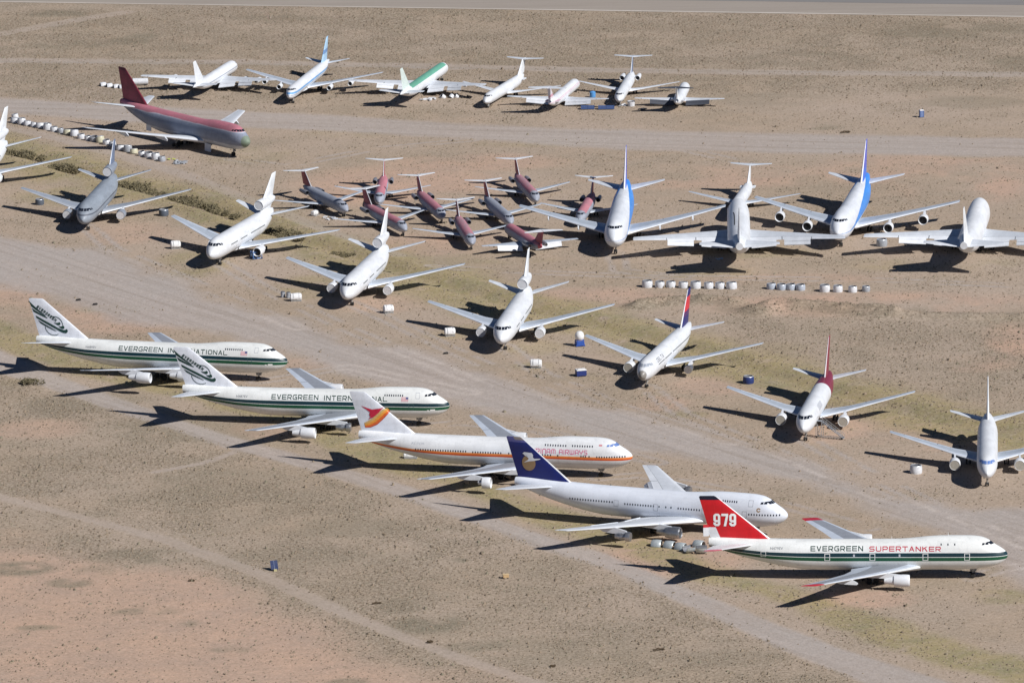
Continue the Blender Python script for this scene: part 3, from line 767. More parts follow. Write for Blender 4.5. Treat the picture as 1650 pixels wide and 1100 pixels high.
# -- red-finned tanker 979
p, fo, fi, W = build_plane('jumbo', 'jumbo_airliner', *front(78.78, 1431.98, -2.87), 'white jumbo jet with green stripes and a red tail fin numbered 979', F_EVER, W_979, FIN_979, S_979, F_WHT, roll=.56, engines='open', engine_style=['open', 'open', 'none', 'open'])
fus_words('lettering', JF, 'EVERGREEN', 45.1, 33.1, 7.1, 8.16, -1, M_GRNTXT, fo, .2); fus_words('lettering', JF, 'SUPERTANKER', 31.7, 15.35, 7.02, 8.08, -1, M_REDTXT, fo, .2)
fus_text('registration', JF, 'N479EV', 54.3, 51.4, 7.45, 8.0, -1, M_GREYTXT, fo)
for s in (41.3, 31.0, 18.9, 9.4): door(JF, s, 4.95, 6.55, 1.25, -1, M_WMARK, fo)
door(JF, 55.9, 5.8, 7.0, 1.2, -1, M_WMARK, fo, .1)
for s in (35.2, 24.8):
    fus_decal('cargo_hatch_mark', JF, *quad2(s - .2, s + .2, 5.85, 6.4), -1, M_PALETXT, fo)
for s in (15.3, 13.75, 12.2):
    fus_decal('upper_deck_window', JF, *quad2(s - .13, s + .13, 8.3, 8.7), -1, M_PANE, fo)
for (s_, off_, mt_) in ((.78, .02, M_OUT), (.52, .03, M_WMARK)):
    V, F = words('979', 5.2, 2.95, .54, gap=.16) if s_ < .6 else (None, None)
    if V is None:
        u_ = 5.2 / 3.32; pr = []
        for i_, ch_ in enumerate('979'): pr.append(poly((i_ * 1.16 * u_ - .14, -.14), (i_ * 1.16 * u_ + u_ + .14, -.14), (i_ * 1.16 * u_ + u_ + .14, 3.09), (i_ * 1.16 * u_ - .14, 3.09)))
        continue
    fin_decal('tail_number', J['fin'], [(67.3 - q[0], 12.4 + q[1]) for q in V], F, -1, mt_, fi, off_, stp=.8)
b = MB(); b.box((X0 - 69.0, -.35, 11.4), (1.3, .14, 2.7), .18); obj('rudder_tab', b.me('rudder_tab', smooth=False), paint('rudder_tab_paint', (226, 228, 230), [('z', 12.1, 20, (206, 40, 50))]), fi)
b = MB(); b.tube((X0 - 13.6, 0, 9.95), (X0 - 13.7, 0, 10.8), .06, .03); b.tube((X0 - 26.5, 0, 9.1), (X0 - 26.6, 0, 9.8), .05, .03); obj('antenna', b.me('antenna'), M_WMARK, fo)

# -- white one with the blue fin and the bird
p, fo, fi, W = build_plane('jumbo', 'jumbo_airliner', *front(32.57, 1482.13, -21.52), 'plain white jumbo jet with white bird on its dark blue tail fin', F_COOL, W_PALE, FIN_NAVY, W_TAIL, F_COOL, roll=1.62, flaps=True,
    engine_style=['metal', 'metal', 'core', 'core'], wrows=[(53.6, 42.8, 6.2, .55, (-1,)), (39.6, 32.4, 6.0, .55, (-1,)), (31, 31, 6.0, 1, (-1,)), (29.3, 29.3, 6, 1, (-1,)), (28, 28, 6, 1, (-1,)), (26.2, 20.9, 5.95, .55, (-1,)), (18.4, 13.2, 5.95, .55, (-1,)), (8.6, 1.5, 5.85, .55, (-1,)), (15.2, 11.8, 8.45, .5, (-1,))])
for s, a, b in ((41.8, 5.3, 6.7), (31.9, 4.9, 6.5), (19.7, 4.9, 6.5), (9.7, 4.9, 6.5), (8.3, 7.6, 9.0)): door(JF, s, a, b, 1.15, -1, M_PALETXT, fo, .09)
D = [(64.9 - 1.75 * math.cos(q * math.pi / 18), 13.35 + 1.9 * math.sin(q * math.pi / 18)) for q in range(36)]
fin_decal('emblem', J['fin'], *poly(*D), -1, M_TAN, fi)
fin_decal('emblem', J['fin'], *merge2(poly((66.5, 15.55), (66.0, 15.95), (64.1, 15.85), (63.75, 15.4), (63.8, 14.75), (64.9, 14.45), (65.2, 14.9), (65.5, 15.4)), poly((66.2, 13.35), (64.8, 13.75), (63.4, 14.0), (61.9, 14.45), (61.95, 14.6), (63.4, 14.5), (63.8, 14.75), (64.9, 14.45), (65.1, 14.1)))[:2], -1, M_BIRD, fi, .03)
fus_decal('emblem', JF, *ring2(6.3, 6.95, .5, .5, .26, 20, 20, 340), -1, M_TAN, fo)

# -- orange stripe
p, fo, fi, W = build_plane('jumbo', 'jumbo_airliner', *front(-4.18, 1537.28, -12.18), 'white jumbo jet with orange side stripe, pink lettering and orange fin swoosh', F_ORNG, W_WHT, FIN_W, W_TAIL, F_WHT, roll=1.74,
    engine_style=['short', 'open', 'short', 'open'], glass=M_BLUEPANE, wrows=[(53.6, 41, 6.12, .52, (-1,)), (39.2, 32.2, 6.0, .52, (-1,)), (30.2, 30.2, 6, 1, (-1,)), (27.5, 27.5, 6, 1, (-1,)), (24, 24, 6, 1, (-1,)), (21.8, 19.8, 5.95, .5, (-1,)), (18, 18, 5.9, 1, (-1,)), (12.2, 11.1, 5.9, .55, (-1,)), (10.2, 10.2, 5.9, 1, (-1,)), (8.3, 1.6, 5.85, .52, (-1,)), (21.2, 16.1, 8.25, .52, (-1,)), (14.4, 9.5, 8.3, .5, (-1,))])
fus_words('lettering', JF, 'SURINAM AIRWAYS', 25.6, 10.65, 6.28, 7.42, -1, M_PINKTXT, fo, .15, 'round')
fus_text('registration', JF, 'PZ-TCM', 54.6, 51.5, 7.3, 7.8, -1, M_PALETXT, fo)
fin_decal('emblem', J['fin'], *poly((67.84, 15.99), (66.2, 15.45), (64.95, 15.1), (64.0, 15.3), (64.4, 14.55), (63.8, 14.45), (62.75, 15.45), (62.0, 15.85), (63.25, 14.4), (64.6, 13.2), (66.0, 12.55), (65.4, 13.25), (65.7, 13.7), (65.5, 14.4), (66.3, 15.0)), -1, M_CRIM, fi, .035, stp=.5)
UP = [(61.1, 15.6), (62.38, 15.17), (63.55, 14.13), (64.86, 12.93), (66.31, 12.02), (67.1, 11.55)]; LO = [(60.4, 14.75), (61.3, 13.7), (62.45, 12.5), (63.62, 11.4), (65.35, 10.55), (66.8, 10.4)]
prts = []
for (a, b) in ((0, .3), (.3, .6), (.6, .92), (.92, 1.0)):
    q = [tuple(np.array(u) * (1 - a) + np.array(l) * a) for u, l in zip(UP, LO)]; r = [tuple(np.array(u) * (1 - b) + np.array(l) * b) for u, l in zip(UP, LO)]
    prts.append((q + r, [(i, i + 1, i + 7, i + 6) for i in range(5)]))
V, F, M = merge2(*prts); fin_decal('emblem', J['fin'], V, F, -1, M_ORA, fi, .02, M)
fus_decal('flag', JF, *quad2(7.9, 7.1, 8.4, 8.75), -1, M_FLAG[0], fo)

# -- two green-striped freighters
def freighter(pos, roll, reg, label, est):
    p, fo, fi, W = build_plane('jumbo', 'jumbo_airliner', *pos, label, F_EVER, W_WHT, FIN_W, W_TAIL, F_WHT, roll=roll, engine_style=est, wrows=[(16.1, 11.6, 8.45, .5, (-1,))])
    fus_words('lettering', JF, 'EVERGREEN', 45.15, 33.15, 7.02, 8.16, -1, M_GRNTXT, fo, .19); fus_words('lettering', JF, 'INTERNATIONAL', 31.75, 15.45, 6.97, 8.11, -1, M_GRNTXT, fo, .19)
    fus_text('registration', JF, reg, 54.2, 51.3, 7.3, 7.85, -1, M_GREYTXT, fo)
    V, F, M = [], [], []
    for i in range(7):
        k = len(V); z0, z1 = 7.05 + i * .15, 7.2 + i * .15; V += [(11.9, z0), (10.1, z0), (10.1, z1), (11.9, z1)]; F.append((k, k + 1, k + 2, k + 3)); M.append(i % 2)
    k = len(V); V += [(10.75, 7.6), (10.1, 7.6), (10.1, 8.1), (10.75, 8.1)]; F.append((k, k + 1, k + 2, k + 3)); M.append(2)
    V2 = V[:]; V2 = [(a, b) for a, b in V2]
    fl = obj('flag', mesh('flag', [JF.side(a, b, -1, .03 if i < 28 else .05) for i, (a, b) in enumerate(V2)], F, midx=M, smooth=False), M_FLAG, fo)
    door(JF, 7.75, 7.75, 9.1, 1.0, -1, M_PALETXT, fo, .08); door(JF, 9.4, 4.9, 6.5, 1.2, -1, flat('door_line_green', (60, 98, 96)), fo, .08)
    fus_decal('nose_marking', JF, *merge2(quad2(5.4, 4.9, 4.5, 4.9), quad2(4.6, 3.4, 4.62, 5.05))[:2], -1, M_WMARK, fo)
    S = J['fin']
    a = np.array((68.5, 17.1)); e = np.array((63.15, 13.5)); d = (e - a); n = np.array((-.43, .56)) * 1.1
    V, F = words('EVERGREEN', 6.4, .78, .17, gap=.28); V = [tuple(a + d * (q[0] / 6.4) + n * (q[1] / .78)) for q in V]; fin_decal('lettering', S, V, F, -1, M_GRNTXT, fi, .02, stp=1.2)
    crv = lambda P0, P1, P2, n_=10: [tuple(np.array(P0) * (1 - t) ** 2 + 2 * np.array(P1) * t * (1 - t) + np.array(P2) * t * t) for t in np.linspace(0, 1, n_)]
    def band(U, Lw): k = len(U); return U + Lw, [(i, i + 1, k + i + 1, k + i) for i in range(k - 1)]
    prts = [band(crv((70.75, 18.95), (68.7, 16.95), (65.9, 15.1)), crv((69.95, 17.3), (68.2, 16.1), (65.9, 14.85))),
            band(crv((69.8, 16.9), (68.1, 15.8), (65.4, 14.55)), crv((69.3, 15.9), (67.5, 15.05), (65.4, 14.3))),
            band(crv((68.7, 14.95), (66.5, 13.85), (63.2, 12.3)) + crv((63.0, 12.15), (60.5, 10.95), (60.15, 11.75), 8), crv((68.5, 14.3), (66.2, 13.1), (62.8, 11.5)) + crv((62.5, 11.3), (59.7, 9.9), (59.75, 11.35), 8)),
            band(crv((68.1, 13.8), (66.4, 12.85), (62.9, 11.1)), crv((67.4, 12.95), (65.8, 12.05), (62.9, 10.95))),
            band(crv((63.7, 13.35), (62.5, 13.05), (62.1, 13.5), 8), crv((62.9, 12.85), (61.8, 12.3), (61.75, 13.15), 8)),
            band(crv((62.4, 12.45), (61.4, 12.15), (61.1, 12.7), 8), crv((61.7, 11.9), (60.6, 11.4), (60.7, 12.25), 8)),
            ring2(63.6, 12.4, 2.55, 2.55, .15, 24, 8, 100), ring2(63.6, 12.4, 2.55, 2.55, .15, 24, 186, 300)]
    V, F, M = merge2(*prts); fin_decal('emblem', S, V, F, -1, M_GRNTXT, fi, .02, stp=0.9)
freighter(front(-49.56, 1592.29, -8.285), 2.135, 'N487EV', 'green-striped white jumbo with emblem on fin, next to the orange-striped jumbo', ['core', 'open', 'open', 'open'])
freighter(front(-91.54, 1647.89, -14.13), -3.076, 'N489EV', 'green-striped white jumbo with emblem on fin, farthest left of its row', ['open'] * 4)

# -- faded red and grey jumbo
JN = build_plane('jumbo', 'jumbo_airliner', -98.2, 216.6, -52.4, 'faded red and grey jumbo jet without engines, beside the long row of white rings', F_RED, W_PALE, FIN_RED, W_TAIL, F_WHT, roll=-2.0, engines='none', flaps=False)
for (s_, z_, L_, h_) in ((50.5, 4.0, 2.6, 2.2), (18.5, 2.2, 3.2, 2.4)):
    for sg in (-1,):
        b = MB(); b.box((X0 - s_, sg * 2.2, z_ - .9), (L_, .12, h_)); b.box((X0 - s_ - .5, sg * 2.0, z_ - .6), (.12, .3, 1.2)); obj('hanging_panel', b.me('hanging_panel', smooth=False), W_PALE, JN[1])
# -- blue-flanked jumbos and two seen from behind
bA = build_plane('jumbo', 'jumbo_airliner', 31.4, 67.3, -94.2, 'white jumbo jet with blue rear flank and no engines, facing the camera', F_BLUE, W_MID, FIN_BLUE, W_TAIL, F_WHT, engines='none')
bB = build_plane('jumbo', 'jumbo_airliner', 98.0, 72.0, -100.2, 'white jumbo jet with blue rear flank and four open engines, facing the camera', F_BLUE, W_MID, FIN_BLUE, W_TAIL, F_WHT, engines='open', engine_style=['open'] * 4)
bC = build_plane('jumbo', 'jumbo_airliner', 65.0, 49.9, 88.2, 'white jumbo seen from behind with flaps down, before a white T-tailed jet', F_WHT, W_PALE, FIN_C, W_PALE, F_WHT, engines='none', flaps=True, strips=[(40, 22, 8.85, 8.98, M_DARK, (1,))])  # the dark strip paints in the shadow line along the left windows
bD = build_plane('jumbo', 'jumbo_airliner', 131.6, 46.2, 81.7, 'white jumbo seen from behind with flaps down, right wing cut by photo edge', F_WHT, W_PALE, FIN_C, W_PALE, F_WHT, engines='none', flaps=True)

# -- three-engined row
def tri(x, y, hd, label, fm, wm, fnm, roll=0, est=None, em=None, glass=None, strips=True):
    return build_plane('trijet', 'trijet_airliner', x, y - 1750, hd, label, fm, wm, fnm, W_TAIL if fm is not F_GREY else W_GRY, em or F_WHT, roll=roll, engines='cover', engine_style=est or ['cover', 'cover'], glass=glass,
        strips=[(9.6, 15, 5.75, 6.08, M_STRIP, (1, -1)), (17.6, 23, 5.75, 6.08, M_STRIP, (1, -1)), (26, 38, 5.75, 6.08, M_STRIP, (1, -1))] if strips else ())
G3 = None
tri(-120.1, 1861.3, -97.1, 'weathered grey three-engined jet with grey-blue fin, facing the camera', F_GREY, W_GRY, FIN_GB, 0, em=E_GREY, strips=False)
tri(-75.8, 1808.4, -107.7, 'white three-engined jet with a blue engine stand beside its left engine', F_WHT, W_MID, FIN_C, -2.0, ['none', 'open'])
tri(-39.4, 1753.0, -101.6, 'white three-engined jet with drums and a wrapped engine left of its nose', F_WHT, W_MID, FIN_C, -.5)
tri(1.4, 1695.3, -98.6, 'white three-engined jet nearest the middle of the dirt taxi lane', F_WHT, W_MID, FIN_C)
tri(-159.1, 1917.2, -104.2, 'white three-engined jet cut by the left photo edge', F_WHT, W_MID, FIN_C)

# -- wide twins
wt = dict(engines='cover')
p = build_plane('widetwin', 'twinjet_airliner', 41.1, -99.1, -105.3, 'white twin-engined jet with a navy and red tail fin', paint('white_paint_bare_nose', WHITE, [('x', 28.7, 40, (142, 138, 132), .35)]), W_MID, FIN_NVRD, W_TAIL, F_WHT, engine_style=['cover', 'core'], strips=[(9, 15.2, 5.3, 5.6, M_STRIP, (1,)), (16, 23, 5.3, 5.6, M_STRIP, (1,)), (24.5, 45, 5.3, 5.6, M_STRIP, (1,))], glass=M_SEAL)
fus_words('lettering', T['widetwin']['fus'], 'DELTA', 9.0, 15.6, 5.95, 6.9, 1, M_GREYTXT, p[1], .16)
p = build_plane('widetwin', 'twinjet_airliner', 77.2, -159.4, -100.2, 'white twin-engined jet with maroon tail fin and maroon rear fuselage', F_MAR, W_MID, FIN_MAR, W_TAIL, F_WHT, engine_style=['cover', 'cover'])
V, F = [], []
for i in range(6):
    k = len(V); V += [(14.5 + i * 1.0, 5.6), (15.1 + i * 1.0, 5.6), (15.1 + i * 1.0, 6.9), (14.5 + i * 1.0, 6.9)]; F.append((k, k + 1, k + 2, k + 3))
fus_decal('painted_over_lettering', T['widetwin']['fus'], V, F, 1, M_PALETXT, p[1])
p = build_plane('widetwin', 'twinjet_airliner', 116.4, -208.5, -94.5, 'all white twin-engined jet at the right photo edge', F_WHT, W_MID, FIN_C, W_TAIL, F_WHT, engine_style=['cover', 'cover'], glass=M_BLUEPANE)

# -- small rear-engined jets in faded red and grey
GS = 'faded red and grey rear-engined jets'
def small(x, y, hd, label, fm=None, **kw):
    return build_plane('rearjet', 'rear_engine_airliner', x, y - 1750, hd, label, fm or F_D9R, W_MID, FIN_D9, paint('tailplane_white', (232, 234, 238)), F_WHT, rearm=paint('engine_faded_grey', (136, 138, 146), dirt=.3), group=GS, **kw)
small(-59.7, 1878.3, -66.4, 'all grey small jet with red fin, farthest left of the small jets', F_D9G)
small(-37.6, 1892.6, -91.8, 'small red-topped jet farthest back on the left, nose straight at the camera', F_D9D)
small(-41.2, 1849.7, -68.4, 'small red-topped jet directly behind a white trijet tail')
small(-26.3, 1868.2, -77.0, 'small red-topped jet in the middle row, right of the straight-facing one')
small(-15.0, 1830.9, -82.3, 'small red-topped jet nearest the camera among those facing it', F_D9W)
small(-6.5, 1858.5, -77.0, 'all grey small jet behind the backward-facing one', F_D9G)
small(2.5, 1891.4, -79.8, 'small red-topped jet farthest back on the right, with clear ground behind it', F_D9W)
small(24.1, 1861.2, -97.7, 'small red-topped jet partly hidden behind the wing of a blue-flanked jumbo')
small(7.7, 1792.7, 106.9, 'small red and grey jet facing away from the camera', F_D9D, flaps=True)
build_plane('longrearjet', 'rear_engine_airliner', 69.3, 116.1, -100.0, 'long white T-tailed jet behind the jumbo with lowered flaps', F_WHT, W_MID, FIN_C, W_TAIL, F_WHT, engines='none')

# -- back row
build_plane('quad', 'four_engine_airliner', -96.7, 307.5, 75.9, 'white four-engined jet facing away, leftmost of the back row', F_GLIN, W_PALE, FIN_C, W_PALE, F_WHT, flaps=True, engine_style=['open', 'open', 'open', 'open'])
build_plane('longquad', 'four_engine_airliner', -64.1, 309.9, -101.6, 'white four-engined jet with pale blue fin and side line, back row', F_LBLU, W_MID, FIN_LB, W_TAIL, F_WHT)
build_plane('longquad', 'four_engine_airliner', -27.7, 298.4, 75.7, 'white jet with a green roof stripe facing away, back row', F_GTOP, W_PALE, FIN_GT, W_PALE, F_WHT, engines='none', flaps=True)
build_plane('longrearjet', 'rear_engine_airliner', 1.5, 299.5, -107.3, 'white T-tailed jet right of the green-roofed jet, nose toward the camera', F_WHT, W_PALE, FIN_C, W_TAIL, F_WHT, engines='none')
build_plane('longrearjet', 'rear_engine_airliner', 15.5, 271.7, 77.1, 'white jet with faint pink lines facing away, back row', F_PINK, W_PALE, FIN_PK, W_PALE, F_WHT, engines='none', flaps=True)
build_plane('longrearjet', 'rear_engine_airliner', 38.9, 300.4, -97.5, 'white T-tailed jet with blue scrap boxes beside it, back row', F_WHT, W_PALE, FIN_GB, W_TAIL, F_WHT)
build_plane('rearjet', 'rear_engine_airliner', 53.5, 262.5, 83.2, 'stripped white jet facing away without a tail fin, rightmost of the back row', F_WHT, W_PALE, FIN_C, flat('dark_tailplane', (70, 74, 84)), F_WHT, engines='none', flaps=True, fin=True)
# ------------------------------------------------------------------ ground: one sheet, fine where the photograph looks
def G(*pts): return np.array([at(*p) for p in pts])
def hash2(ix, iy, seed):
    h = (ix.astype(np.int64) * 374761393 + iy.astype(np.int64) * 668265263 + seed * 974711) & 0x7fffffff
    h = (h ^ (h >> 13)) * 1274126177 & 0x7fffffff
    return ((h ^ (h >> 16)) & 0xffff) / 65535.0
def vnoise(x, y, s, seed=0):
    x = x / s; y = y / s; ix = np.floor(x); iy = np.floor(y); fx = x - ix; fy = y - iy; fx = fx * fx * (3 - 2 * fx); fy = fy * fy * (3 - 2 * fy)
    a, b, c, d = (hash2(ix + i, iy + j, seed) for i, j in ((0, 0), (1, 0), (0, 1), (1, 1)))
    return (a * (1 - fx) + b * fx) * (1 - fy) + (c * (1 - fx) + d * fx) * fy
def fbm(x, y, s, o=4, seed=0):
    r = 0; a = .5; t = 0
    for i in range(o): r = r + a * vnoise(x, y, s, seed + i * 17); t += a; a *= .55; s *= .5
    return r / t
def sstep(a, b, x): t = np.clip((x - a) / (b - a), 0, 1); return t * t * (3 - 2 * t)
def dline(x, y, P):
    d = np.full(x.shape, 1e9)
    for (x0, y0), (x1, y1) in zip(P[:-1], P[1:]):
        vx, vy = x1 - x0, y1 - y0; t = np.clip(((x - x0) * vx + (y - y0) * vy) / (vx * vx + vy * vy), 0, 1)
        d = np.minimum(d, np.hypot(x - x0 - t * vx, y - y0 - t * vy))
    return d
def sdpoly(x, y, P):
    ins = np.zeros(x.shape, bool); Q = np.vstack([P, P[:1]])
    for (x0, y0), (x1, y1) in zip(Q[:-1], Q[1:]):
        c = ((y0 > y) != (y1 > y)) & (x < (x1 - x0) * (y - y0) / ((y1 - y0) if y1 != y0 else 1e-9) + x0); ins ^= c
    d = dline(x, y, Q); return np.where(ins, d, -d)
A, B = np.array(at(-150, 1.6)), np.array(at(1800, 30)); d = (B - A) / np.linalg.norm(B - A); nrm = np.array((-d[1], d[0]))
TAXI = G((-60, 372), (150, 402), (250, 424), (330, 478), (480, 512), (570, 548), (700, 572), (800, 606), (900, 648), (1010, 662), (1140, 704), (1300, 738), (1420, 795), (1560, 815), (1720, 822), (1720, 990), (1640, 940), (1500, 862), (1300, 778), (1150, 745), (1030, 722), (860, 668), (740, 648), (480, 572), (380, 545), (200, 516), (60, 474), (-60, 452))
LANE = G((-60, 152), (0, 158), (150, 166), (400, 180), (550, 187), (900, 206), (1650, 222), (1720, 224), (1720, 257), (1650, 254), (1000, 240), (600, 216), (420, 206), (200, 196), (0, 181), (-60, 176))
EDGL = ((-60, 575), (0, 600), (100, 632), (200, 667), (280, 692), (360, 720), (490, 755), (630, 797), (750, 838), (859, 879), (933, 902), (980, 916), (1114, 979), (1240, 1036), (1345, 1081), (1440, 1122), (1560, 1180))
EDGE = G((-60, 530), (0, 562), (100, 606), (200, 644), (280, 672), (360, 699), (490, 733), (630, 774), (750, 813), (859, 854), (980, 893), (1114, 949), (1240, 1000), (1345, 1040), (1500, 1088), (1720, 1160), (1720, 1200), *EDGL[::-1])
TRACK = G((-60, 782), (0, 800), (130, 832), (270, 870), (400, 916), (520, 972), (640, 1022), (760, 1066), (900, 1112))
TRACK2 = G((-60, 97), (400, 100), (800, 109), (1200, 117), (1720, 120)); TRACK2E = G((-60, 99), (400, 103), (800, 111), (1200, 115.5), (1720, 117.5))
DIAG = G((250, 760), (330, 745), (440, 705)); DIAG2 = G((0, 55), (90, 38), (200, 20))
DITCH = G((-60, 222), (0, 240), (60, 252), (120, 275), (240, 305), (330, 330), (460, 377), (560, 408), (700, 452), (830, 490), (960, 522), (1100, 558), (1250, 603), (1400, 645), (1520, 675), (1720, 715))
DTRK = G((-60, 195), (60, 215), (180, 246), (300, 282), (420, 330), (520, 370), (640, 412))
TAILG = G((-60, 515), (0, 543), (150, 592), (300, 630), (420, 662), (600, 722), (760, 782), (880, 827), (1020, 876), (1150, 926), (1300, 968), (1450, 1025), (1720, 1105))
ORANGE = [G((-60, 862), (100, 884), (230, 915), (330, 925), (420, 958), (520, 1010), (640, 1056), (760, 1098), (900, 1150), (400, 1180), (-60, 1180))]
ELL_OR = [(640, 300, 190, 38, .55), (1150, 285, 200, 22, .5), (1480, 275, 200, 30, .5), (760, 262, 160, 16, .5), (1550, 300, 120, 30, .6), (1090, 895, 130, 34, .7), (960, 800, 110, 22, .55), (640, 735, 90, 16, .55), (430, 690, 70, 16, .5), (150, 515, 190, 30, .5), (1380, 965, 110, 18, .55),
          (500, 585, 60, 10, .3), (1480, 705, 150, 38, .55), (1340, 690, 80, 28, .5), (1640, 548, 60, 30, .6), (1400, 490, 300, 22, .6), (960, 480, 150, 20, .5), (1060, 650, 60, 14, .4), (700, 392, 110, 22, .5), (20, 480, 60, 40, .5), (200, 375, 90, 20, .35), (1150, 620, 80, 18, .4), (620, 490, 80, 16, .35), (60, 690, 90, 18, .4), (1560, 585, 90, 16, .4), (1250, 450, 200, 10, .4)]
ELL_GR = [(310, 425, 70, 24, .8), (500, 462, 60, 22, .7), (560, 345, 60, 10, .3), (120, 315, 110, 18, .8), (60, 285, 60, 14, .5), (400, 250, 90, 16, .4), (560, 215, 80, 10, .35), (860, 560, 60, 14, .5), (760, 530, 40, 10, .4), (1440, 655, 90, 16, .6), (1330, 690, 60, 16, .3), (1120, 440, 110, 12, .5), (1500, 425, 150, 14, .55), (1230, 405, 130, 12, .5), (820, 415, 140, 12, .4), (1620, 960, 60, 14, .9), (190, 497, 70, 8, .8), (100, 445, 60, 6, .5), (870, 230, 130, 8, .4), (1560, 250, 60, 6, .3), (60, 615, 70, 10, .4), (1110, 668, 40, 6, .7), (1380, 895, 260, 5, .25), (1430, 640, 60, 12, .6), (590, 400, 120, 14, .4), (1250, 560, 60, 10, .35), (1200, 595, 90, 10, .5), (860, 590, 40, 8, .7), (940, 610, 40, 8, .6), (720, 540, 40, 8, .5)]
ELL_OL = [(30, 915, 66, 13, 1), (112, 938, 42, 9, .9), (235, 985, 62, 9, 1), (285, 1003, 40, 8, .9), (372, 1045, 38, 6, .9), (150, 920, 40, 12, .5), (230, 895, 110, 14, .7), (690, 1005, 70, 16, 1), (770, 1040, 60, 10, .7), (738, 902, 20, 5, 1), (560, 1098, 40, 8, .8), (60, 1010, 40, 5, .8), (640, 975, 40, 14, .5), (310, 690, 160, 30, .6), (150, 650, 130, 24, .55), (560, 850, 120, 18, .45), (470, 900, 160, 20, .35), (900, 1050, 160, 30, .35), (380, 780, 180, 30, .3), (1180, 1060, 100, 16, .35),
          (90, 22, 60, 6, .8), (110, 72, 80, 8, .7), (210, 65, 40, 8, .8), (230, 58, 30, 5, .8), (1550, 50, 160, 16, .7), (1300, 95, 120, 14, .5), (1640, 100, 60, 12, .6), (450, 28, 90, 5, .5), (1230, 160, 120, 12, .4), (1560, 165, 100, 12, .5), (1320, 205, 40, 5, .7), (380, 230, 90, 12, .3), (1200, 497, 60, 8, .6), (1390, 500, 120, 10, .6)]
RUTS = [G(*q) for q in (((560, 486), (620, 512), (720, 560), (900, 640)), ((812, 556), (870, 600), (1000, 655), (1180, 712)), ((1042, 622), (1100, 668), (1240, 722), (1420, 800)), ((1298, 707), (1370, 748), (1500, 812), (1660, 880)), ((352, 422), (420, 462), (560, 530), (760, 612)), ((140, 364), (180, 400), (300, 450), (480, 528)), ((417, 614), (470, 606), (560, 590), (760, 632)), ((677, 686), (740, 680), (860, 690), (1060, 745)), ((965, 770), (1030, 765), (1180, 790), (1400, 850)), ((1570, 931), (1610, 915), (1700, 905)), ((375, 256), (460, 268), (600, 240), (760, 225)), ((990, 405), (1000, 435), (1100, 446), (1400, 450), (1700, 462)), ((700, 430), (900, 440), (1100, 446)), ((1030, 215), (1100, 240), (1200, 262)))]
def ells(x, y, L):
    r = np.zeros(x.shape)
    for (u, v, a, b, s) in L:
        cx, cy = at(u, v); ax = abs(at(u + a, v)[0] - cx); ay = abs(at(u, v - b)[1] - cy)
        q = np.hypot((x - cx) / ax, (y - cy) / ay); r = np.maximum(r, s * (1 - sstep(.55, 1.15, q)))
    return r
BERMS = [(G((1030, 494), (1060, 487), (1110, 484), (1180, 488)), 6.0, 1.5), (G((1222, 502), (1262, 494), (1330, 498), (1420, 506)), 7.5, 2.0), (G((1420, 506), (1540, 510), (1720, 512)), 6.0, 1.0)]
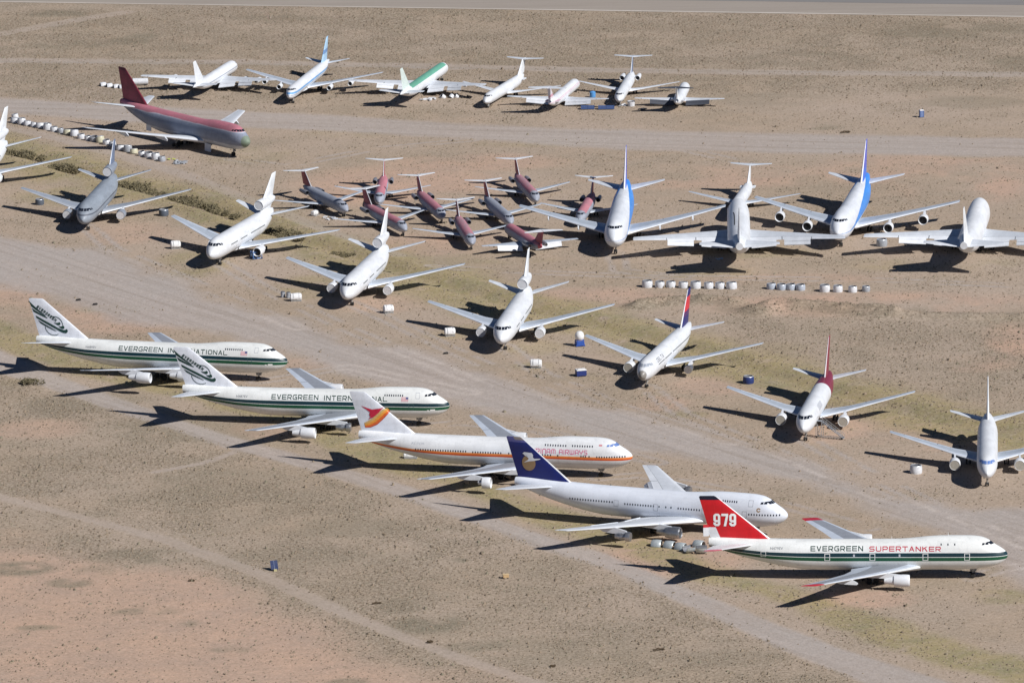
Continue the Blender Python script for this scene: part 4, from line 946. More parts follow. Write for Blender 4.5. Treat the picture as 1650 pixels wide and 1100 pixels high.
def masks(x, y):
    n1 = fbm(x, y * .8, 26, 4, 1); n2 = fbm(x, y, 9, 3, 5); nn = (n1 - .5) * 16 + (n2 - .5) * 6
    # wheel-worn wobble is small across a lane
    taxi = sstep(-5, 5, sdpoly(x, y, TAXI) + nn * .9); lane = sstep(-3, 4, sdpoly(x, y, LANE) + nn * .45); edge = sstep(-.9, 1.3, sdpoly(x, y, EDGE) + nn * .12)
    trk = 1 - sstep(1.6, 3.0, dline(x, y, TRACK) + (n2 - .5) * 1.6); trk2 = 1 - sstep(3, 6, dline(x, y, TRACK2) + (n2 - .5) * 4)
    trk3 = np.maximum(1 - sstep(.8, 1.8, dline(x, y, DIAG)), .8 * (1 - sstep(2.5, 5, dline(x, y, DIAG2)))); trk4 = 1 - sstep(2.0, 4.0, dline(x, y, DTRK) + (n2 - .5) * 2)
    rut = np.maximum.reduce([1 - sstep(.5, 1.2, np.abs(dline(x, y, q) - 2.2)) for q in RUTS]) * sstep(.3, .5, n2)
    dit = dline(x, y, DITCH); tg = dline(x, y, TAILG)
    gr = np.maximum(1.0 * (1 - sstep(8, 21, dit + nn * 1.0)), 1.0 * (1 - sstep(4, 10, tg + nn * .6)))
    gr = np.maximum(gr, ells(x, y, ELL_GR) * sstep(.3, .6, n2 * .6 + n1 * .4)) * sstep(.05, .42, fbm(x, y, 5, 3, 31))
    orr = 1.8 * ells(x, y, ELL_OR) * sstep(.22, .5, n1)
    for P in ORANGE: orr = np.maximum(orr, .95 * sstep(-10, 12, sdpoly(x, y, P) + nn * 1.3))
    ol = ells(x, y, ELL_OL) * sstep(.2, .5, n2)
    ol = np.maximum(ol, .75 * (1 - sstep(.4, 1.6, np.abs(dline(x, y, TRACK2E)))))
    pale = np.clip(np.maximum.reduce([taxi, lane * .92, edge * .9, trk * .34, trk2 * .55, trk3 * .5, trk4 * .45, rut * .8]), 0, 1)
    up = sstep(*[at(825, v)[1] for v in (175, 140)], y); low = sdpoly(x, y, np.vstack([G(*EDGL), G((-60, 1180))]))
    low = sstep(-1, 3, low)
    rm = sstep(-10, 15, sdpoly(x, y, G((1120, 500), (1720, 510), (1720, 680), (1560, 660), (1300, 600), (1180, 560))))
    mid = .2 + .3 * sstep(.52, .7, fbm(x, y, 30, 3, 52))
    den = np.maximum.reduce([up * 1.0, low * .85, rm * .8, np.full(x.shape, mid)])
    den = den * (1 - .97 * np.maximum.reduce([taxi, lane * .95, edge * .9, trk, trk2 * .75, trk3, trk4 * .7])) * (1 - .72 * np.clip(orr, 0, 1) * low) * (.55 + .6 * sstep(.3, .68, fbm(x, y, 13, 4, 44)))
    # scrub edging the lanes
    e1 = np.exp(-(sdpoly(x, y, EDGE) / 1.6) ** 2); den = np.maximum(den, 1.0 * np.exp(-(sdpoly(x, y, np.vstack([G(*EDGL), G((-60, 1180))])) / .9) ** 2) * sstep(.35, .6, fbm(x, y, 7, 2, 63)))
    bm_ = np.maximum.reduce([(1 - sstep(wd * .5, wd * 1.25, dline(x, y, P))) * q for (P, wd, hh), q in zip(BERMS, (1, 1, .6))]); den = np.maximum(den, bm_ * .9); ol = np.maximum(ol, bm_ * .7 * sstep(.3, .55, n2))
    return dict(rut=rut * taxi, lane=np.clip(lane - taxi, 0, 1), pale=pale, grass=np.clip(gr, 0, 1), orange=np.clip(orr, 0, 1), olive=np.clip(ol, 0, 1), den=np.clip(den, 0, 1), dit=dit, taxi=np.clip(np.maximum(taxi, lane), 0, 1), up=up, low=low)
def height(x, y):
    h = (fbm(x, y, 40, 3, 71) - .5) * .3 + (fbm(x, y, 6, 3, 77) - .5) * .12; h = h * sstep(2, 12, -((np.asarray(x) - A[0]) * nrm[0] + (np.asarray(y) - A[1]) * nrm[1]))
    d = dline(x, y, DITCH); h = h - 1.3 * np.exp(-(d / 3.2) ** 2) + .55 * np.exp(-((d - 7.5) / 3.0) ** 2)
    for P, wd, hh in BERMS:
        b = dline(x, y, P); h = h + hh * np.exp(-(b / (wd * .62)) ** 2) * (.35 + 1.3 * fbm(x, y, 4, 3, 90))
    return h
fx = np.arange(-205, 205.1, 1.0); fy = np.arange(-425, 500.1, 1.0)
far = [60000, 20000, 8000, 3000, 1500, 900, 600, 400, 290, 240, 215]
gx = np.concatenate([-np.array(far), fx, np.array(far[::-1])]); gy = np.concatenate([[-60000, -20000, -8000, -4000, -2500, -1500, -900, -650, -520, -460], fy, [515, 540, 600, 700, 900, 1300, 2200, 5000, 12000, 30000, 60000]])
X, Y = np.meshgrid(gx, gy); xs, ys = X.ravel(), Y.ravel()
inside = (np.abs(xs) <= 206) & (ys > -426) & (ys < 501)
Mk = masks(xs, ys); hz = np.where(inside, height(xs, ys), 0.0)
flatm = np.clip(Mk['taxi'], 0, 1); hz *= (1 - .8 * flatm)
# keep the ground level under every wheel
FEET = [(o.location.x, o.location.y, o.rotation_euler.z, T_) for o, T_ in PLANE_FEET] if 'PLANE_FEET' in globals() else []
n_c, n_r = len(gx), len(gy)
idx = np.arange(n_c * n_r).reshape(n_r, n_c)
Fc = np.stack([idx[:-1, :-1], idx[:-1, 1:], idx[1:, 1:], idx[1:, :-1]], -1).reshape(-1, 4)
me = bpy.data.meshes.new('ground'); me.vertices.add(len(xs)); me.vertices.foreach_set('co', np.stack([xs, ys, hz - .06], 1).astype(np.float32).ravel())
me.loops.add(len(Fc) * 4); me.loops.foreach_set('vertex_index', Fc.ravel().astype(np.int32)); me.polygons.add(len(Fc)); me.polygons.foreach_set('loop_start', np.arange(0, len(Fc) * 4, 4, dtype=np.int32)); me.polygons.foreach_set('loop_total', np.full(len(Fc), 4, np.int32))
me.update(); me.polygons.foreach_set('use_smooth', np.ones(len(Fc), bool))
for k_ in ('rut', 'lane', 'pale', 'grass', 'orange', 'olive', 'den'):
    a = me.attributes.new(k_, 'FLOAT', 'POINT'); a.data.foreach_set('value', Mk[k_].astype(np.float32))
k = NT('desert_dirt'); tc = k.n("ShaderNodeTexCoord"); ob = tc.outputs['Object']
mp = k.n("ShaderNodeMapping"); mp.inputs['Scale'].default_value = (1, .55, 1); mp.inputs['Rotation'].default_value = (0, 0, R_(24)); k.l(ob, mp.inputs[0]); st_ = mp.outputs[0]
big = k.noise(ob, .012, 5, .6); mid_ = k.noise(ob, .07, 5, .62); sm = k.noise(ob, .45, 5, .7); fine = k.noise(ob, 1.6, 4, .75)
GK = 1.12
brown = k.mix(k.ramp(mid_, .35, .65), lin((163, 142, 121), GK), lin((149, 132, 113), GK)); brown = k.mix(k.ramp(big, .4, .65), brown, lin((166, 147, 130), GK))
brown = k.mix(k.math('MULTIPLY', k.attr('den').outputs['Fac'], k.ramp(mid_, .3, .6, .3, .6)), brown, lin((152, 138, 119), GK))
oran = k.mix(k.ramp(mid_, .35, .7), lin((180, 149, 127), GK), lin((168, 142, 124), GK))
cur = k.mix(k.math('MULTIPLY', k.attr('orange').outputs['Fac'], k.ramp(sm, .25, .6, .55, 1)), brown, oran)
wv = k.noise(st_, .3, 4, .6); olv = k.mix(k.ramp(sm, .35, .65), lin((128, 118, 98), GK), lin((116, 108, 92), GK))
cur = k.mix(k.math('MULTIPLY', k.attr('olive').outputs['Fac'], k.ramp(sm, .3, .6, .5, .95)), cur, olv)
gry = k.mix(k.ramp(sm, .3, .7), lin((160, 143, 103), GK), lin((140, 126, 92), GK)); gry = k.mix(k.ramp(mid_, .45, .7), gry, lin((128, 122, 88), GK))
cur = k.mix(k.math('MULTIPLY', k.attr('grass').outputs['Fac'], k.ramp(sm, .25, .6, .35, 1)), cur, gry)
pal = k.mix(k.ramp(wv, .3, .7), lin((168, 154, 144), GK), lin((159, 146, 136), GK)); pal = k.mix(k.ramp(big, .35, .65), pal, lin((160, 150, 142), GK))
def streak(ang, sc_):
    m1 = k.n("ShaderNodeMapping"); m1.inputs['Rotation'].default_value = (0, 0, R_(-ang)); k.l(ob, m1.inputs[0]); m2 = k.n("ShaderNodeMapping"); m2.inputs['Scale'].default_value = (.012, .34 * sc_, 1); k.l(m1.outputs[0], m2.inputs[0])
    return k.noise(m2.outputs[0], 1.0, 4, .65, .4)
skA, skB = streak(-56, 1.0), streak(-12, 1.0); sk = k.n("ShaderNodeMix", data_type='FLOAT'); k.l(k.attr('lane').outputs['Fac'], sk.inputs[0]); k.l(skA, sk.inputs[2]); k.l(skB, sk.inputs[3]); sk = sk.outputs[0]
pal = k.mix(k.ramp(sk, .50, .66, 0, .55), pal, lin((170, 157, 147), GK)); pal = k.mix(k.ramp(sk, .50, .36, 0, .6), pal, lin((146, 133, 122), GK))
pal = k.mix(k.math('MULTIPLY', k.attr('rut').outputs['Fac'], .6), pal, lin((184, 171, 160), GK))
cur = k.mix(k.math('MULTIPLY', k.attr('pale').outputs['Fac'], k.ramp(sm, .2, .6, .7, 1)), cur, pal)
# litter, clods and small plants too small to model
spk = k.noise(ob, 1.25, 4, .78); sv = k.math('ADD', spk, k.math('MULTIPLY', k.attr('den').outputs['Fac'], .12))
gap = k.math('SUBTRACT', 1.0, k.math('MAXIMUM', k.math('MULTIPLY', k.attr('pale').outputs['Fac'], .78), k.math('MULTIPLY', k.attr('orange').outputs['Fac'], .45)))
cur = k.mix(k.math('MULTIPLY', gap, k.ramp(sv, .56, .70, 0, .62)), cur, lin((96, 84, 70), GK)); cur = k.mix(k.math('MULTIPLY', gap, k.ramp(spk, .46, .34, 0, .4)), cur, lin((190, 174, 158), GK))
lum = k.math('MULTIPLY', k.ramp(fine, .25, .75, .80, 1.2), k.ramp(sm, .25, .75, .92, 1.08)); cc = k.n("ShaderNodeCombineColor"); [k.l(lum, cc.inputs[i]) for i in range(3)]
cur = k.mix(1.0, cur, cc.outputs[0], 'MULTIPLY'); cur = k.mix(1.0, cur, (.985, 1.02, 1.06, 1), 'MULTIPLY')
k.l(cur, k.b.inputs['Base Color']); k.b.inputs['Roughness'].default_value = .95; k.b.inputs['Specular IOR Level'].default_value = .1
bp = k.n("ShaderNodeBump"); bp.inputs['Strength'].default_value = .55; bp.inputs['Distance'].default_value = .35; k.l(k.math('ADD', sm, k.math('MULTIPLY', fine, .35)), bp.inputs['Height']); k.l(bp.outputs[0], k.b.inputs['Normal'])
go = obj('ground', me, k.m); go['kind'] = 'structure'
def gz(x, y):
    x = np.atleast_1d(np.asarray(x, float)); y = np.atleast_1d(np.asarray(y, float)); h = height(x, y); return h * (1 - .8 * masks(x, y)['taxi']) - .06

# ------------------------------------------------------------------ paved strip along the far edge
def strip(name, o0, o1, z, mat, ext=900):
    n = 40; V = []; F = []
    for i in range(n + 1):
        p = A - d * ext + d * (np.linalg.norm(B - A) + 2 * ext) * i / n
        for o_ in (o0, o1): V.append((*(p + nrm * o_), z))
        if i: F.append((2 * i - 2, 2 * i, 2 * i + 1, 2 * i - 1))
    o_ = obj(name, mesh(name, V, F, smooth=False), mat); o_['kind'] = 'structure'; return o_
def pave(name, a, b, sc_=.12):
    q = NT(name); t_ = q.n("ShaderNodeTexCoord").outputs['Object']; mp_ = q.n("ShaderNodeMapping"); mp_.inputs['Scale'].default_value = (.12, 1, 1); q.l(t_, mp_.inputs[0])
    n_ = q.noise(mp_.outputs[0], sc_, 5, .65); n2_ = q.noise(t_, .8, 4, .7); c_ = q.mix(q.ramp(n_, .35, .68), lin(a), lin(b)); c_ = q.mix(q.ramp(n2_, .5, .8, 0, .3), c_, lin((120, 110, 98)))
    q.l(c_, q.b.inputs['Base Color']); q.b.inputs['Roughness'].default_value = .9; return q.m
strip('shoulder_pavement', .2, 34, -.03, pave('worn_shoulder', (158, 148, 138), (148, 138, 128)))
strip('runway', 24, 90, .0, pave('runway_asphalt', (132, 128, 126), (120, 117, 116)))
strip('runway_edge_line', .5, 1.7, .01, pave('worn_white_line', (214, 206, 196), (186, 176, 164)))

# ------------------------------------------------------------------ scrub: tens of thousands of low tufts, one object
def tufts(n_try, seed):
    r = np.random.default_rng(seed); x = r.uniform(-195, 195, n_try); y = r.uniform(-410, 470, n_try)
    m_ = masks(x, y); line = (np.stack([x, y], 1) - A) @ nrm
    keep = (r.random(n_try) < m_['den'] * .62 + m_['grass'] * .12) & (line < -1.5)
    return x[keep], y[keep], r
tx, ty, r = tufts(640000, 3); N = len(tx); tz = gz(tx, ty)
sz = np.exp(r.normal(-1.78, .36, N)); sz = np.clip(sz, .08, .5); hgt = sz * r.uniform(.6, 1.3, N)
K = 5; ang = r.uniform(0, 6.28, N)[:, None] + np.arange(K) * (2 * math.pi / K) + r.normal(0, .2, (N, K)); rad = sz[:, None] * r.uniform(.55, 1.25, (N, K))
base = np.stack([tx[:, None] + rad * np.cos(ang), ty[:, None] + rad * np.sin(ang), np.repeat((tz - .03)[:, None], K, 1)], -1)
rad2 = rad * r.uniform(.2, 1.15, (N, K)); mid2 = np.stack([tx[:, None] + rad2 * np.cos(ang + .3), ty[:, None] + rad2 * np.sin(ang + .3), tz[:, None] + hgt[:, None] * r.uniform(.15, 1.15, (N, K))], -1)
apex = np.stack([tx + r.normal(0, .15, N) * sz, ty + r.normal(0, .15, N) * sz, tz + hgt * .95], -1)[:, None]
VV = np.concatenate([base, mid2, apex], 1); nv = 2 * K + 1; off = (np.arange(N) * nv)[:, None, None]
q4 = np.array([(i, (i + 1) % K, K + (i + 1) % K, K + i) for i in range(K)]); t3 = np.array([(K + i, K + (i + 1) % K, 2 * K) for i in range(K)])
f4 = (q4[None] + off).reshape(-1); f3 = (t3[None] + off).reshape(-1)
me = bpy.data.meshes.new('desert_scrub'); me.vertices.add(N * nv); me.vertices.foreach_set('co', VV.reshape(-1).astype(np.float32))
nl = len(f4) + len(f3); me.loops.add(nl); me.loops.foreach_set('vertex_index', np.concatenate([f4, f3]).astype(np.int32)); npoly = N * K * 2; me.polygons.add(npoly)
ls = np.concatenate([np.arange(N * K) * 4, N * K * 4 + np.arange(N * K) * 3]); lt = np.concatenate([np.full(N * K, 4), np.full(N * K, 3)])
me.polygons.foreach_set('loop_start', ls.astype(np.int32)); me.polygons.foreach_set('loop_total', lt.astype(np.int32)); me.update()
a = me.attributes.new('tone', 'FLOAT', 'POINT'); a.data.foreach_set('value', np.repeat(r.random(N), nv).astype(np.float32))
k = NT('dry_scrub'); tn = k.attr('tone').outputs['Fac']; c = k.mix(k.ramp(tn, 0, .6), lin((110, 98, 82)), lin((140, 124, 106))); c = k.mix(k.ramp(tn, .6, 1), c, lin((122, 116, 98)))
k.l(c, k.b.inputs['Base Color']); k.b.inputs['Roughness'].default_value = .95
so_ = obj('desert_scrub', me, k.m); tag(so_, 'low dry brown scrub tufts dotted over the desert ground', 'scrub', kind='stuff')

# ------------------------------------------------------------------ bushes along the ditch, each a thing
def bush_mesh(seed, big=1.0):
    r = random.Random(seed); V = []; F = []; tone = []
    blobs = [(r.uniform(-1.5, 1.5) * big, r.uniform(-.8, .8) * big, r.uniform(.4, .9), r.uniform(.7, 1.15)) for _ in range(7)]
    for i in range(620):
        bx, by, bz, br = r.choice(blobs); u = r.uniform(0, 6.28); q = r.uniform(-.3, 1); s = math.sqrt(max(0, 1 - q * q)); rr = br * r.uniform(.55, 1.08)
        p = Vector((bx + rr * s * math.cos(u), by + rr * s * math.sin(u), max(.05, bz + rr * q * .85)))
        e = Vector((r.gauss(0, 1), r.gauss(0, 1), r.gauss(0, 1))).normalized(); g = e.orthogonal().normalized(); h = r.uniform(.12, .3); k0 = len(V)
        V += [p - e * h, p + g * h * .5, p + e * h, p - g * h * .5]; F.append((k0, k0 + 1, k0 + 2, k0 + 3)); tone += [r.random()] * 4
    return mesh('desert_bush', V, F, {'tone': tone}, smooth=False)
k = NT('bush_leaves'); tn = k.attr('tone').outputs['Fac']; k.l(k.mix(tn, lin((76, 70, 52)), lin((122, 112, 84))), k.b.inputs['Base Color']); k.b.inputs['Roughness'].default_value = .8; M_BUSH = k.m
BM = [bush_mesh(s, 1.0 + .25 * (s % 3)) for s in range(5)]
def ditch_bushes(name, px, label, group, s0):
    r = random.Random(s0)
    for i, (u, v, s) in enumerate(px):
        x, y = at(u, v); o = obj('desert_bush', BM[(i + s0) % 5], M_BUSH); o.location = (x, y, float(gz(x, y)[0]) - .1); o.rotation_euler = (0, 0, r.uniform(-.5, .5)); o.scale = (s * 1.05, s * 1.05, s * .95); tag(o, label, 'bush', group)
ditch_bushes('desert_bush', [(12, 243, 1.4), (26, 246, 1.6), (42, 248, 1.7), (58, 253, 1.5)], 'olive bush in the ditch beside the wing of the jet cut by the left edge', 'ditch bushes by the left edge', 1)
ditch_bushes('desert_bush', [(93, 268, 1.5), (106, 270, 1.8), (118, 272, 1.4)], 'olive bush in the ditch left of the grey three-engined jet', 'ditch bushes left of the grey jet', 2)
ditch_bushes('desert_bush', [(196, 296, 1.4), (208, 299, 1.7), (222, 302, 1.7), (238, 306, 1.4), (252, 311, 1.2)], 'olive bush in the ditch behind the right side of the grey three-engined jet', 'ditch bushes behind the grey jet', 3)
ditch_bushes('desert_bush', [(286, 319, 1.2), (298, 322, 1.6), (312, 326, 1.7), (327, 330, 1.5), (342, 335, 1.4), (356, 340, 1.2), (378, 346, 1.1)], 'olive bush in the ditch between the grey jet and the white three-engined jet', 'ditch bushes between two three-engined jets', 4)
ditch_bushes('desert_bush', [(440, 370, 1.4), (453, 373, 1.8), (467, 377, 1.5), (482, 381, 1.1)], 'olive bush in the ditch right of the tail of a white three-engined jet', 'ditch bushes right of the white jet tail', 5)
ditch_bushes('desert_bush', [(546, 404, .9), (561, 407, .9)], 'small dark bush in the ditch behind the middle white three-engined jet', 'small ditch bushes', 6)
x, y = at(55, 618)
o = obj('desert_bush', bush_mesh(77, 1.1), M_BUSH); o.location = (x, y, -.1); o.scale = (1.5, 1.5, 1.0); tag(o, 'lone straw-coloured bush in front of the leftmost green-striped jumbo wing', 'bush')
for (u, v, s, lb) in ((607, 972, .7, 'small brown shrub on the pale scrub plain at the bend of the dark patch'), (693, 1034, .8, 'small dark shrub beside the dirt track near the bottom edge'), (309, 935, .6, 'small dark shrub below the dirt track, left of the blue panel'), (1062, 1047, .8, 'small brown shrub on the scrub plain below the red-finned jumbo'), (890, 1104 - 30, .7, 'small brown shrub near the bottom edge of the plain'), (1362, 214, 1.0, 'dry brush heap at the far lane below the blue cabin')):
    x, y = at(u, v); o = obj('desert_shrub', BM[int(u) % 5], flat('brown_shrub', (92, 76, 56), .9)); o.location = (x, y, float(gz(x, y)[0]) - .05); o.scale = (s * .55, s * .6, s * .5); tag(o, lb, 'shrub')
# ------------------------------------------------------------------ engine cowl rings, wrapped engines and other small things
ORD = ['first', 'second', 'third', 'fourth', 'fifth', 'sixth', 'seventh', 'eighth', 'ninth', 'tenth', 'eleventh', 'twelfth', 'thirteenth', 'fourteenth', 'fifteenth', 'sixteenth', 'seventeenth', 'eighteenth', 'nineteenth', 'twentieth', 'twenty-first', 'twenty-second', 'twenty-third', 'twenty-fourth', 'twenty-fifth', 'twenty-sixth', 'twenty-seventh', 'twenty-eighth', 'twenty-ninth', 'thirtieth']
M_RING = flat('cowl_ring_white', (216, 218, 222), .5, dirt=.25); M_RINGIN = flat('cowl_ring_lining', (120, 122, 128), .6, dirt=.3); M_LIP = flat('cowl_lip_metal', (206, 210, 216), .35, .5); M_RINGY = flat('cowl_ring_yellowed', (206, 202, 176), .6, dirt=.3); M_RINGG = flat('cowl_ring_grey', (164, 168, 174), .5, dirt=.3)
def ring_out():
    b = MB(); b.lathe([(0, 1.26), (.5, 1.33), (1.2, 1.31), (1.62, 1.22)], (0, 0, 0), 'z', 24); return b.me('cowl_skin')
def ring_lip():
    b = MB(); b.lathe([(1.62, 1.22), (1.72, 1.17), (1.76, 1.1), (1.70, 1.04)], (0, 0, 0), 'z', 24); return b.me('lip')
def ring_in():
    b = MB(); b.lathe([(1.70, 1.04), (1.0, 1.02), (.1, 1.12), (.02, 1.2)], (0, 0, 0), 'z', 24); return b.me('lining')
RG = (ring_out(), ring_lip(), ring_in())
def cowl_ring(x, y, label, group, s=1.0, tilt=(0, 0), mat=None, hs=1.0):
    r = empty('cowl_ring', (x, y, float(gz(x, y)[0])), random.uniform(0, 6)); r.rotation_euler = (tilt[0], tilt[1], random.uniform(0, 6)); r.scale = (s, s, s * hs); tag(r, label, 'engine cowl', group)
    obj('cowl_skin', RG[0], mat or M_RING, r); obj('lip', RG[1], M_LIP, r); obj('lining', RG[2], M_RINGIN, r)
    return r
R1 = [(25, 190), (24, 197.5), (35, 200), (44, 202), (54, 204), (65, 206), (76, 208.5), (87, 211.5), (98, 213.5), (109, 216.5), (120, 219), (131, 223), (142, 226), (152, 227.5), (162, 229.5), (172, 232.5), (182, 235), (194, 241.5), (206, 244), (216, 247), (229, 250.5), (240, 253), (251, 256.5), (261, 259.5)]
for i, (u, v) in enumerate(R1):
    x, y = at(u, v); cowl_ring(x, y, '%s ring from the left in the long diagonal row by the faded red jumbo' % ORD[i], 'cowl rings in the long diagonal row', .96 + .09 * ((i * 7) % 4 - 1.5), ((i % 5 - 2) * .09, ((i * 3) % 4 - 1.5) * .08), [M_RING, M_RING, M_RINGY, M_RING, M_RINGG][(i * 3) % 5 if i > 5 else 0], (1.0, .85, 1.15, .95)[(i * 5) % 4])
R2 = [(1043, 461.5), (1063, 462), (1081, 462), (1101, 463), (1121, 463.5), (1142, 464), (1160, 464), (1179, 464.5)]
for i, (u, v) in enumerate(R2):
    x, y = at(u, v); cowl_ring(x, y, '%s white ring from left in the row of eight' % ORD[i], 'cowl rings in the row of eight', 1.02 + (.12 if i in (0, 4, 7) else 0), (.05 * (i % 2), 0), None, .95)
for i, (u, v) in enumerate([(1243, 465), (1259, 466), (1274.5, 466), (1290, 466.5)]):
    x, y = at(u, v); cowl_ring(x, y, '%s bluish grey ring from the left in the tight row of four' % ORD[i], 'cowl rings in the tight row of four', 1.03, (0, .05), flat('cowl_ring_blue_grey', (176, 184, 196), .45, dirt=.25), .9)
for i, (u, v) in enumerate([(1329, 469), (1350, 469.5), (1374, 470), (1395.5, 469)]):
    x, y = at(u, v); cowl_ring(x, y, '%s ring from the left in the wide-spaced row of four' % ORD[i], 'cowl rings in the wide-spaced row of four', 1.1 - .08 * i, (0, 0), M_RINGG if i == 3 else None)
for (u, v, s, lb, mt) in ((1206, 617, 1.1, 'dark blue cowl ring left of the maroon-tailed twin jet', flat('dark_blue_ring', (38, 56, 112), .5)), (1476, 761, 1.15, 'white cowl ring left of the all white twin jet', M_RING), (264, 347, 1.1, 'dark grey cowl ring right of the grey three-engined jet', flat('dark_grey_ring', (84, 92, 104), .5)), (64, 329, 1.0, 'dark cowl ring in shadow under the right wing of the grey three-engined jet', flat('dark_grey_ring', (84, 92, 104), .5)), (1421, 396, 1.2, 'grey drum left of the jumbo at the right edge, in its wing shadow', M_RINGG), (1474, 394, 1.1, 'grey drum in shadow nearer the jumbo at the right edge', M_RINGG)):
    x, y = at(u, v); cowl_ring(x, y, lb, None, s, (0, 0), mt)
# three small drums and white wrapped engines
def drum(u, v, lb, grp, mt):
    x, y = at(u, v); r = empty('metal_drum', (x, y, 0)); tag(r, lb, 'drum', grp)
    b = MB(); b.lathe([(0, .6), (.5, .63), (.55, .6), (1.1, .63), (1.6, .6)], (0, 0, 0), 'z', 16); obj('drum_body', b.me('drum_body'), mt, r); b = MB(); b.lathe([(1.6, .61), (1.66, .5), (1.62, .02)], (0, 0, 0), 'z', 16); obj('lid', b.me('lid'), M_METAL, r)
drum(456, 479, 'left of two dark metal drums beside a white wrapped engine', 'pair of metal drums', M_RINGG); drum(465, 480, 'right of two dark metal drums beside a white wrapped engine', 'pair of metal drums', M_RINGG)
def wrapped(u, v, lb, L=3.0, Rr=1.25, rz=0.0, base=None):
    x, y = at(u, v); z0 = float(gz(x, y)[0]); r = empty('wrapped_engine', (x, y, z0), rz); tag(r, lb, 'engine')
    b = MB(); n = 16; prof = [(-L / 2, Rr * .6), (-L / 2 + .15, Rr * .92), (-L / 4, Rr), (0, Rr * .97), (L / 4, Rr * 1.0), (L / 2 - .15, Rr * .86), (L / 2, Rr * .5)]
    rr = random.Random(int(u)); V = []
    for (l_, q) in prof:
        for i in range(n):
            t = 2 * math.pi * i / n; k_ = q * (1 + rr.uniform(-.05, .05)); zz = max(.12, Rr * 1.02 + k_ * math.sin(t) * (1.0 if math.sin(t) > 0 else .95)); V.append((l_ + rr.uniform(-.05, .05), k_ * math.cos(t) * (1.06 if math.sin(t) < 0 else 1), zz))
    F = [(j * n + i, j * n + (i + 1) % n, (j + 1) * n + (i + 1) % n, (j + 1) * n + i) for j in range(len(prof) - 1) for i in range(n)] + [tuple(range(n - 1, -1, -1)), tuple((len(prof) - 1) * n + i for i in range(n))]
    b.add(V, F); obj('tarpaulin', b.me('tarpaulin', sharp=25), M_FOIL, r)
    b = MB()
    for q in (-L / 4, L / 4):
        V = [(q + .04 * sg, Rr * 1.03 * math.cos(t), max(.1, Rr * 1.02 + Rr * 1.03 * math.sin(t))) for t in np.linspace(0, 2 * math.pi, 17)[:-1] for sg in (-1, 1)]
        b.add(V, [(2 * i, 2 * ((i + 1) % 16), 2 * ((i + 1) % 16) + 1, 2 * i + 1) for i in range(16)])
    obj('rope', b.me('rope'), M_GREYTXT, r)
    b = MB(); b.box((0, 0, .12), (L * .9, 1.9, .16)); [b.box((q, p_, .1), (.3, .14, .2)) for q in (-L * .4, L * .4) for p_ in (-.98, .98)]
    obj('cradle', b.me('cradle', smooth=False), base or M_STRUT, r)
wrapped(477, 485, 'white wrapped engine beside two dark drums', 3.2, 1.1, .1); wrapped(283, 400, 'white wrapped engine left of the three-engined jet with the blue stand', 2.9, 1.15, .2); wrapped(626, 504, 'white wrapped engine on open dirt in front of two three-engined jets', 2.8, 1.15, .3)
wrapped(725, 541, 'white wrapped engine left of the middle three-engined jet nose', 2.9, 1.15, .15); wrapped(864, 592, 'white wrapped engine near the right of the middle three-engined jet, on a grass patch', 3.0, 1.15, -.1)
wrapped(662, 737, 'white bundle on the ground behind the orange striped jumbo, under its tail', 3.6, .7, -.1); wrapped(507, 347, 'white pod lying left of the small red jets', 2.4, .8, 1.0)
# upright engine on a blue stand
x, y = at(934, 557); r = empty('engine_on_stand', (x, y, 0), .3); tag(r, 'white wrapped engine standing tall on a blue frame left of the navy-tailed jet', 'engine')
M_STAND = flat('blue_stand', (46, 84, 168), .5); b = MB()
for sx in (-1.1, 1.1):
    for sy in (-.9, .9): b.tube((sx, sy, 0), (sx * .8, sy * .8, 1.6), .12)
b.box((0, 0, 1.6), (2.1, 1.7, .18)); b.box((0, 0, .25), (2.5, 2.0, .18)); b.box((0, -.92, .9), (1.9, .06, 1.1)); b.box((-1.1, 0, .9), (.06, 1.6, 1.1)); obj('stand_frame', b.me('stand_frame', smooth=False), M_STAND, r)
b = MB(); b.lathe([(1.7, .9), (2.0, 1.18), (2.8, 1.25), (3.5, 1.05), (3.95, .6), (4.05, .05)], (0, 0, 0), 'z', 16); obj('tarpaulin', b.me('tarpaulin'), M_FOIL, r)
# blue box with a white lid
x, y = at(936, 605); r = empty('equipment_box', (x, y, 0), .25); tag(r, 'dark blue equipment box with a white lid on the dirt', 'box')
b = MB(); b.box((0, 0, .85), (2.6, 2.0, 1.4)); [b.box((sx, sy, .08), (.3, .3, .16)) for sx in (-1, 1) for sy in (-.7, .7)]; obj('box_body', b.me('box_body', smooth=False), flat('navy_box', (40, 56, 120), .5), r)
b = MB(); b.box((0, 0, 1.65), (2.75, 2.15, .2), taper=.93); b.box((0, 0, 1.8), (1.8, 1.2, .12)); obj('lid', b.me('lid', smooth=False), M_FOIL, r)
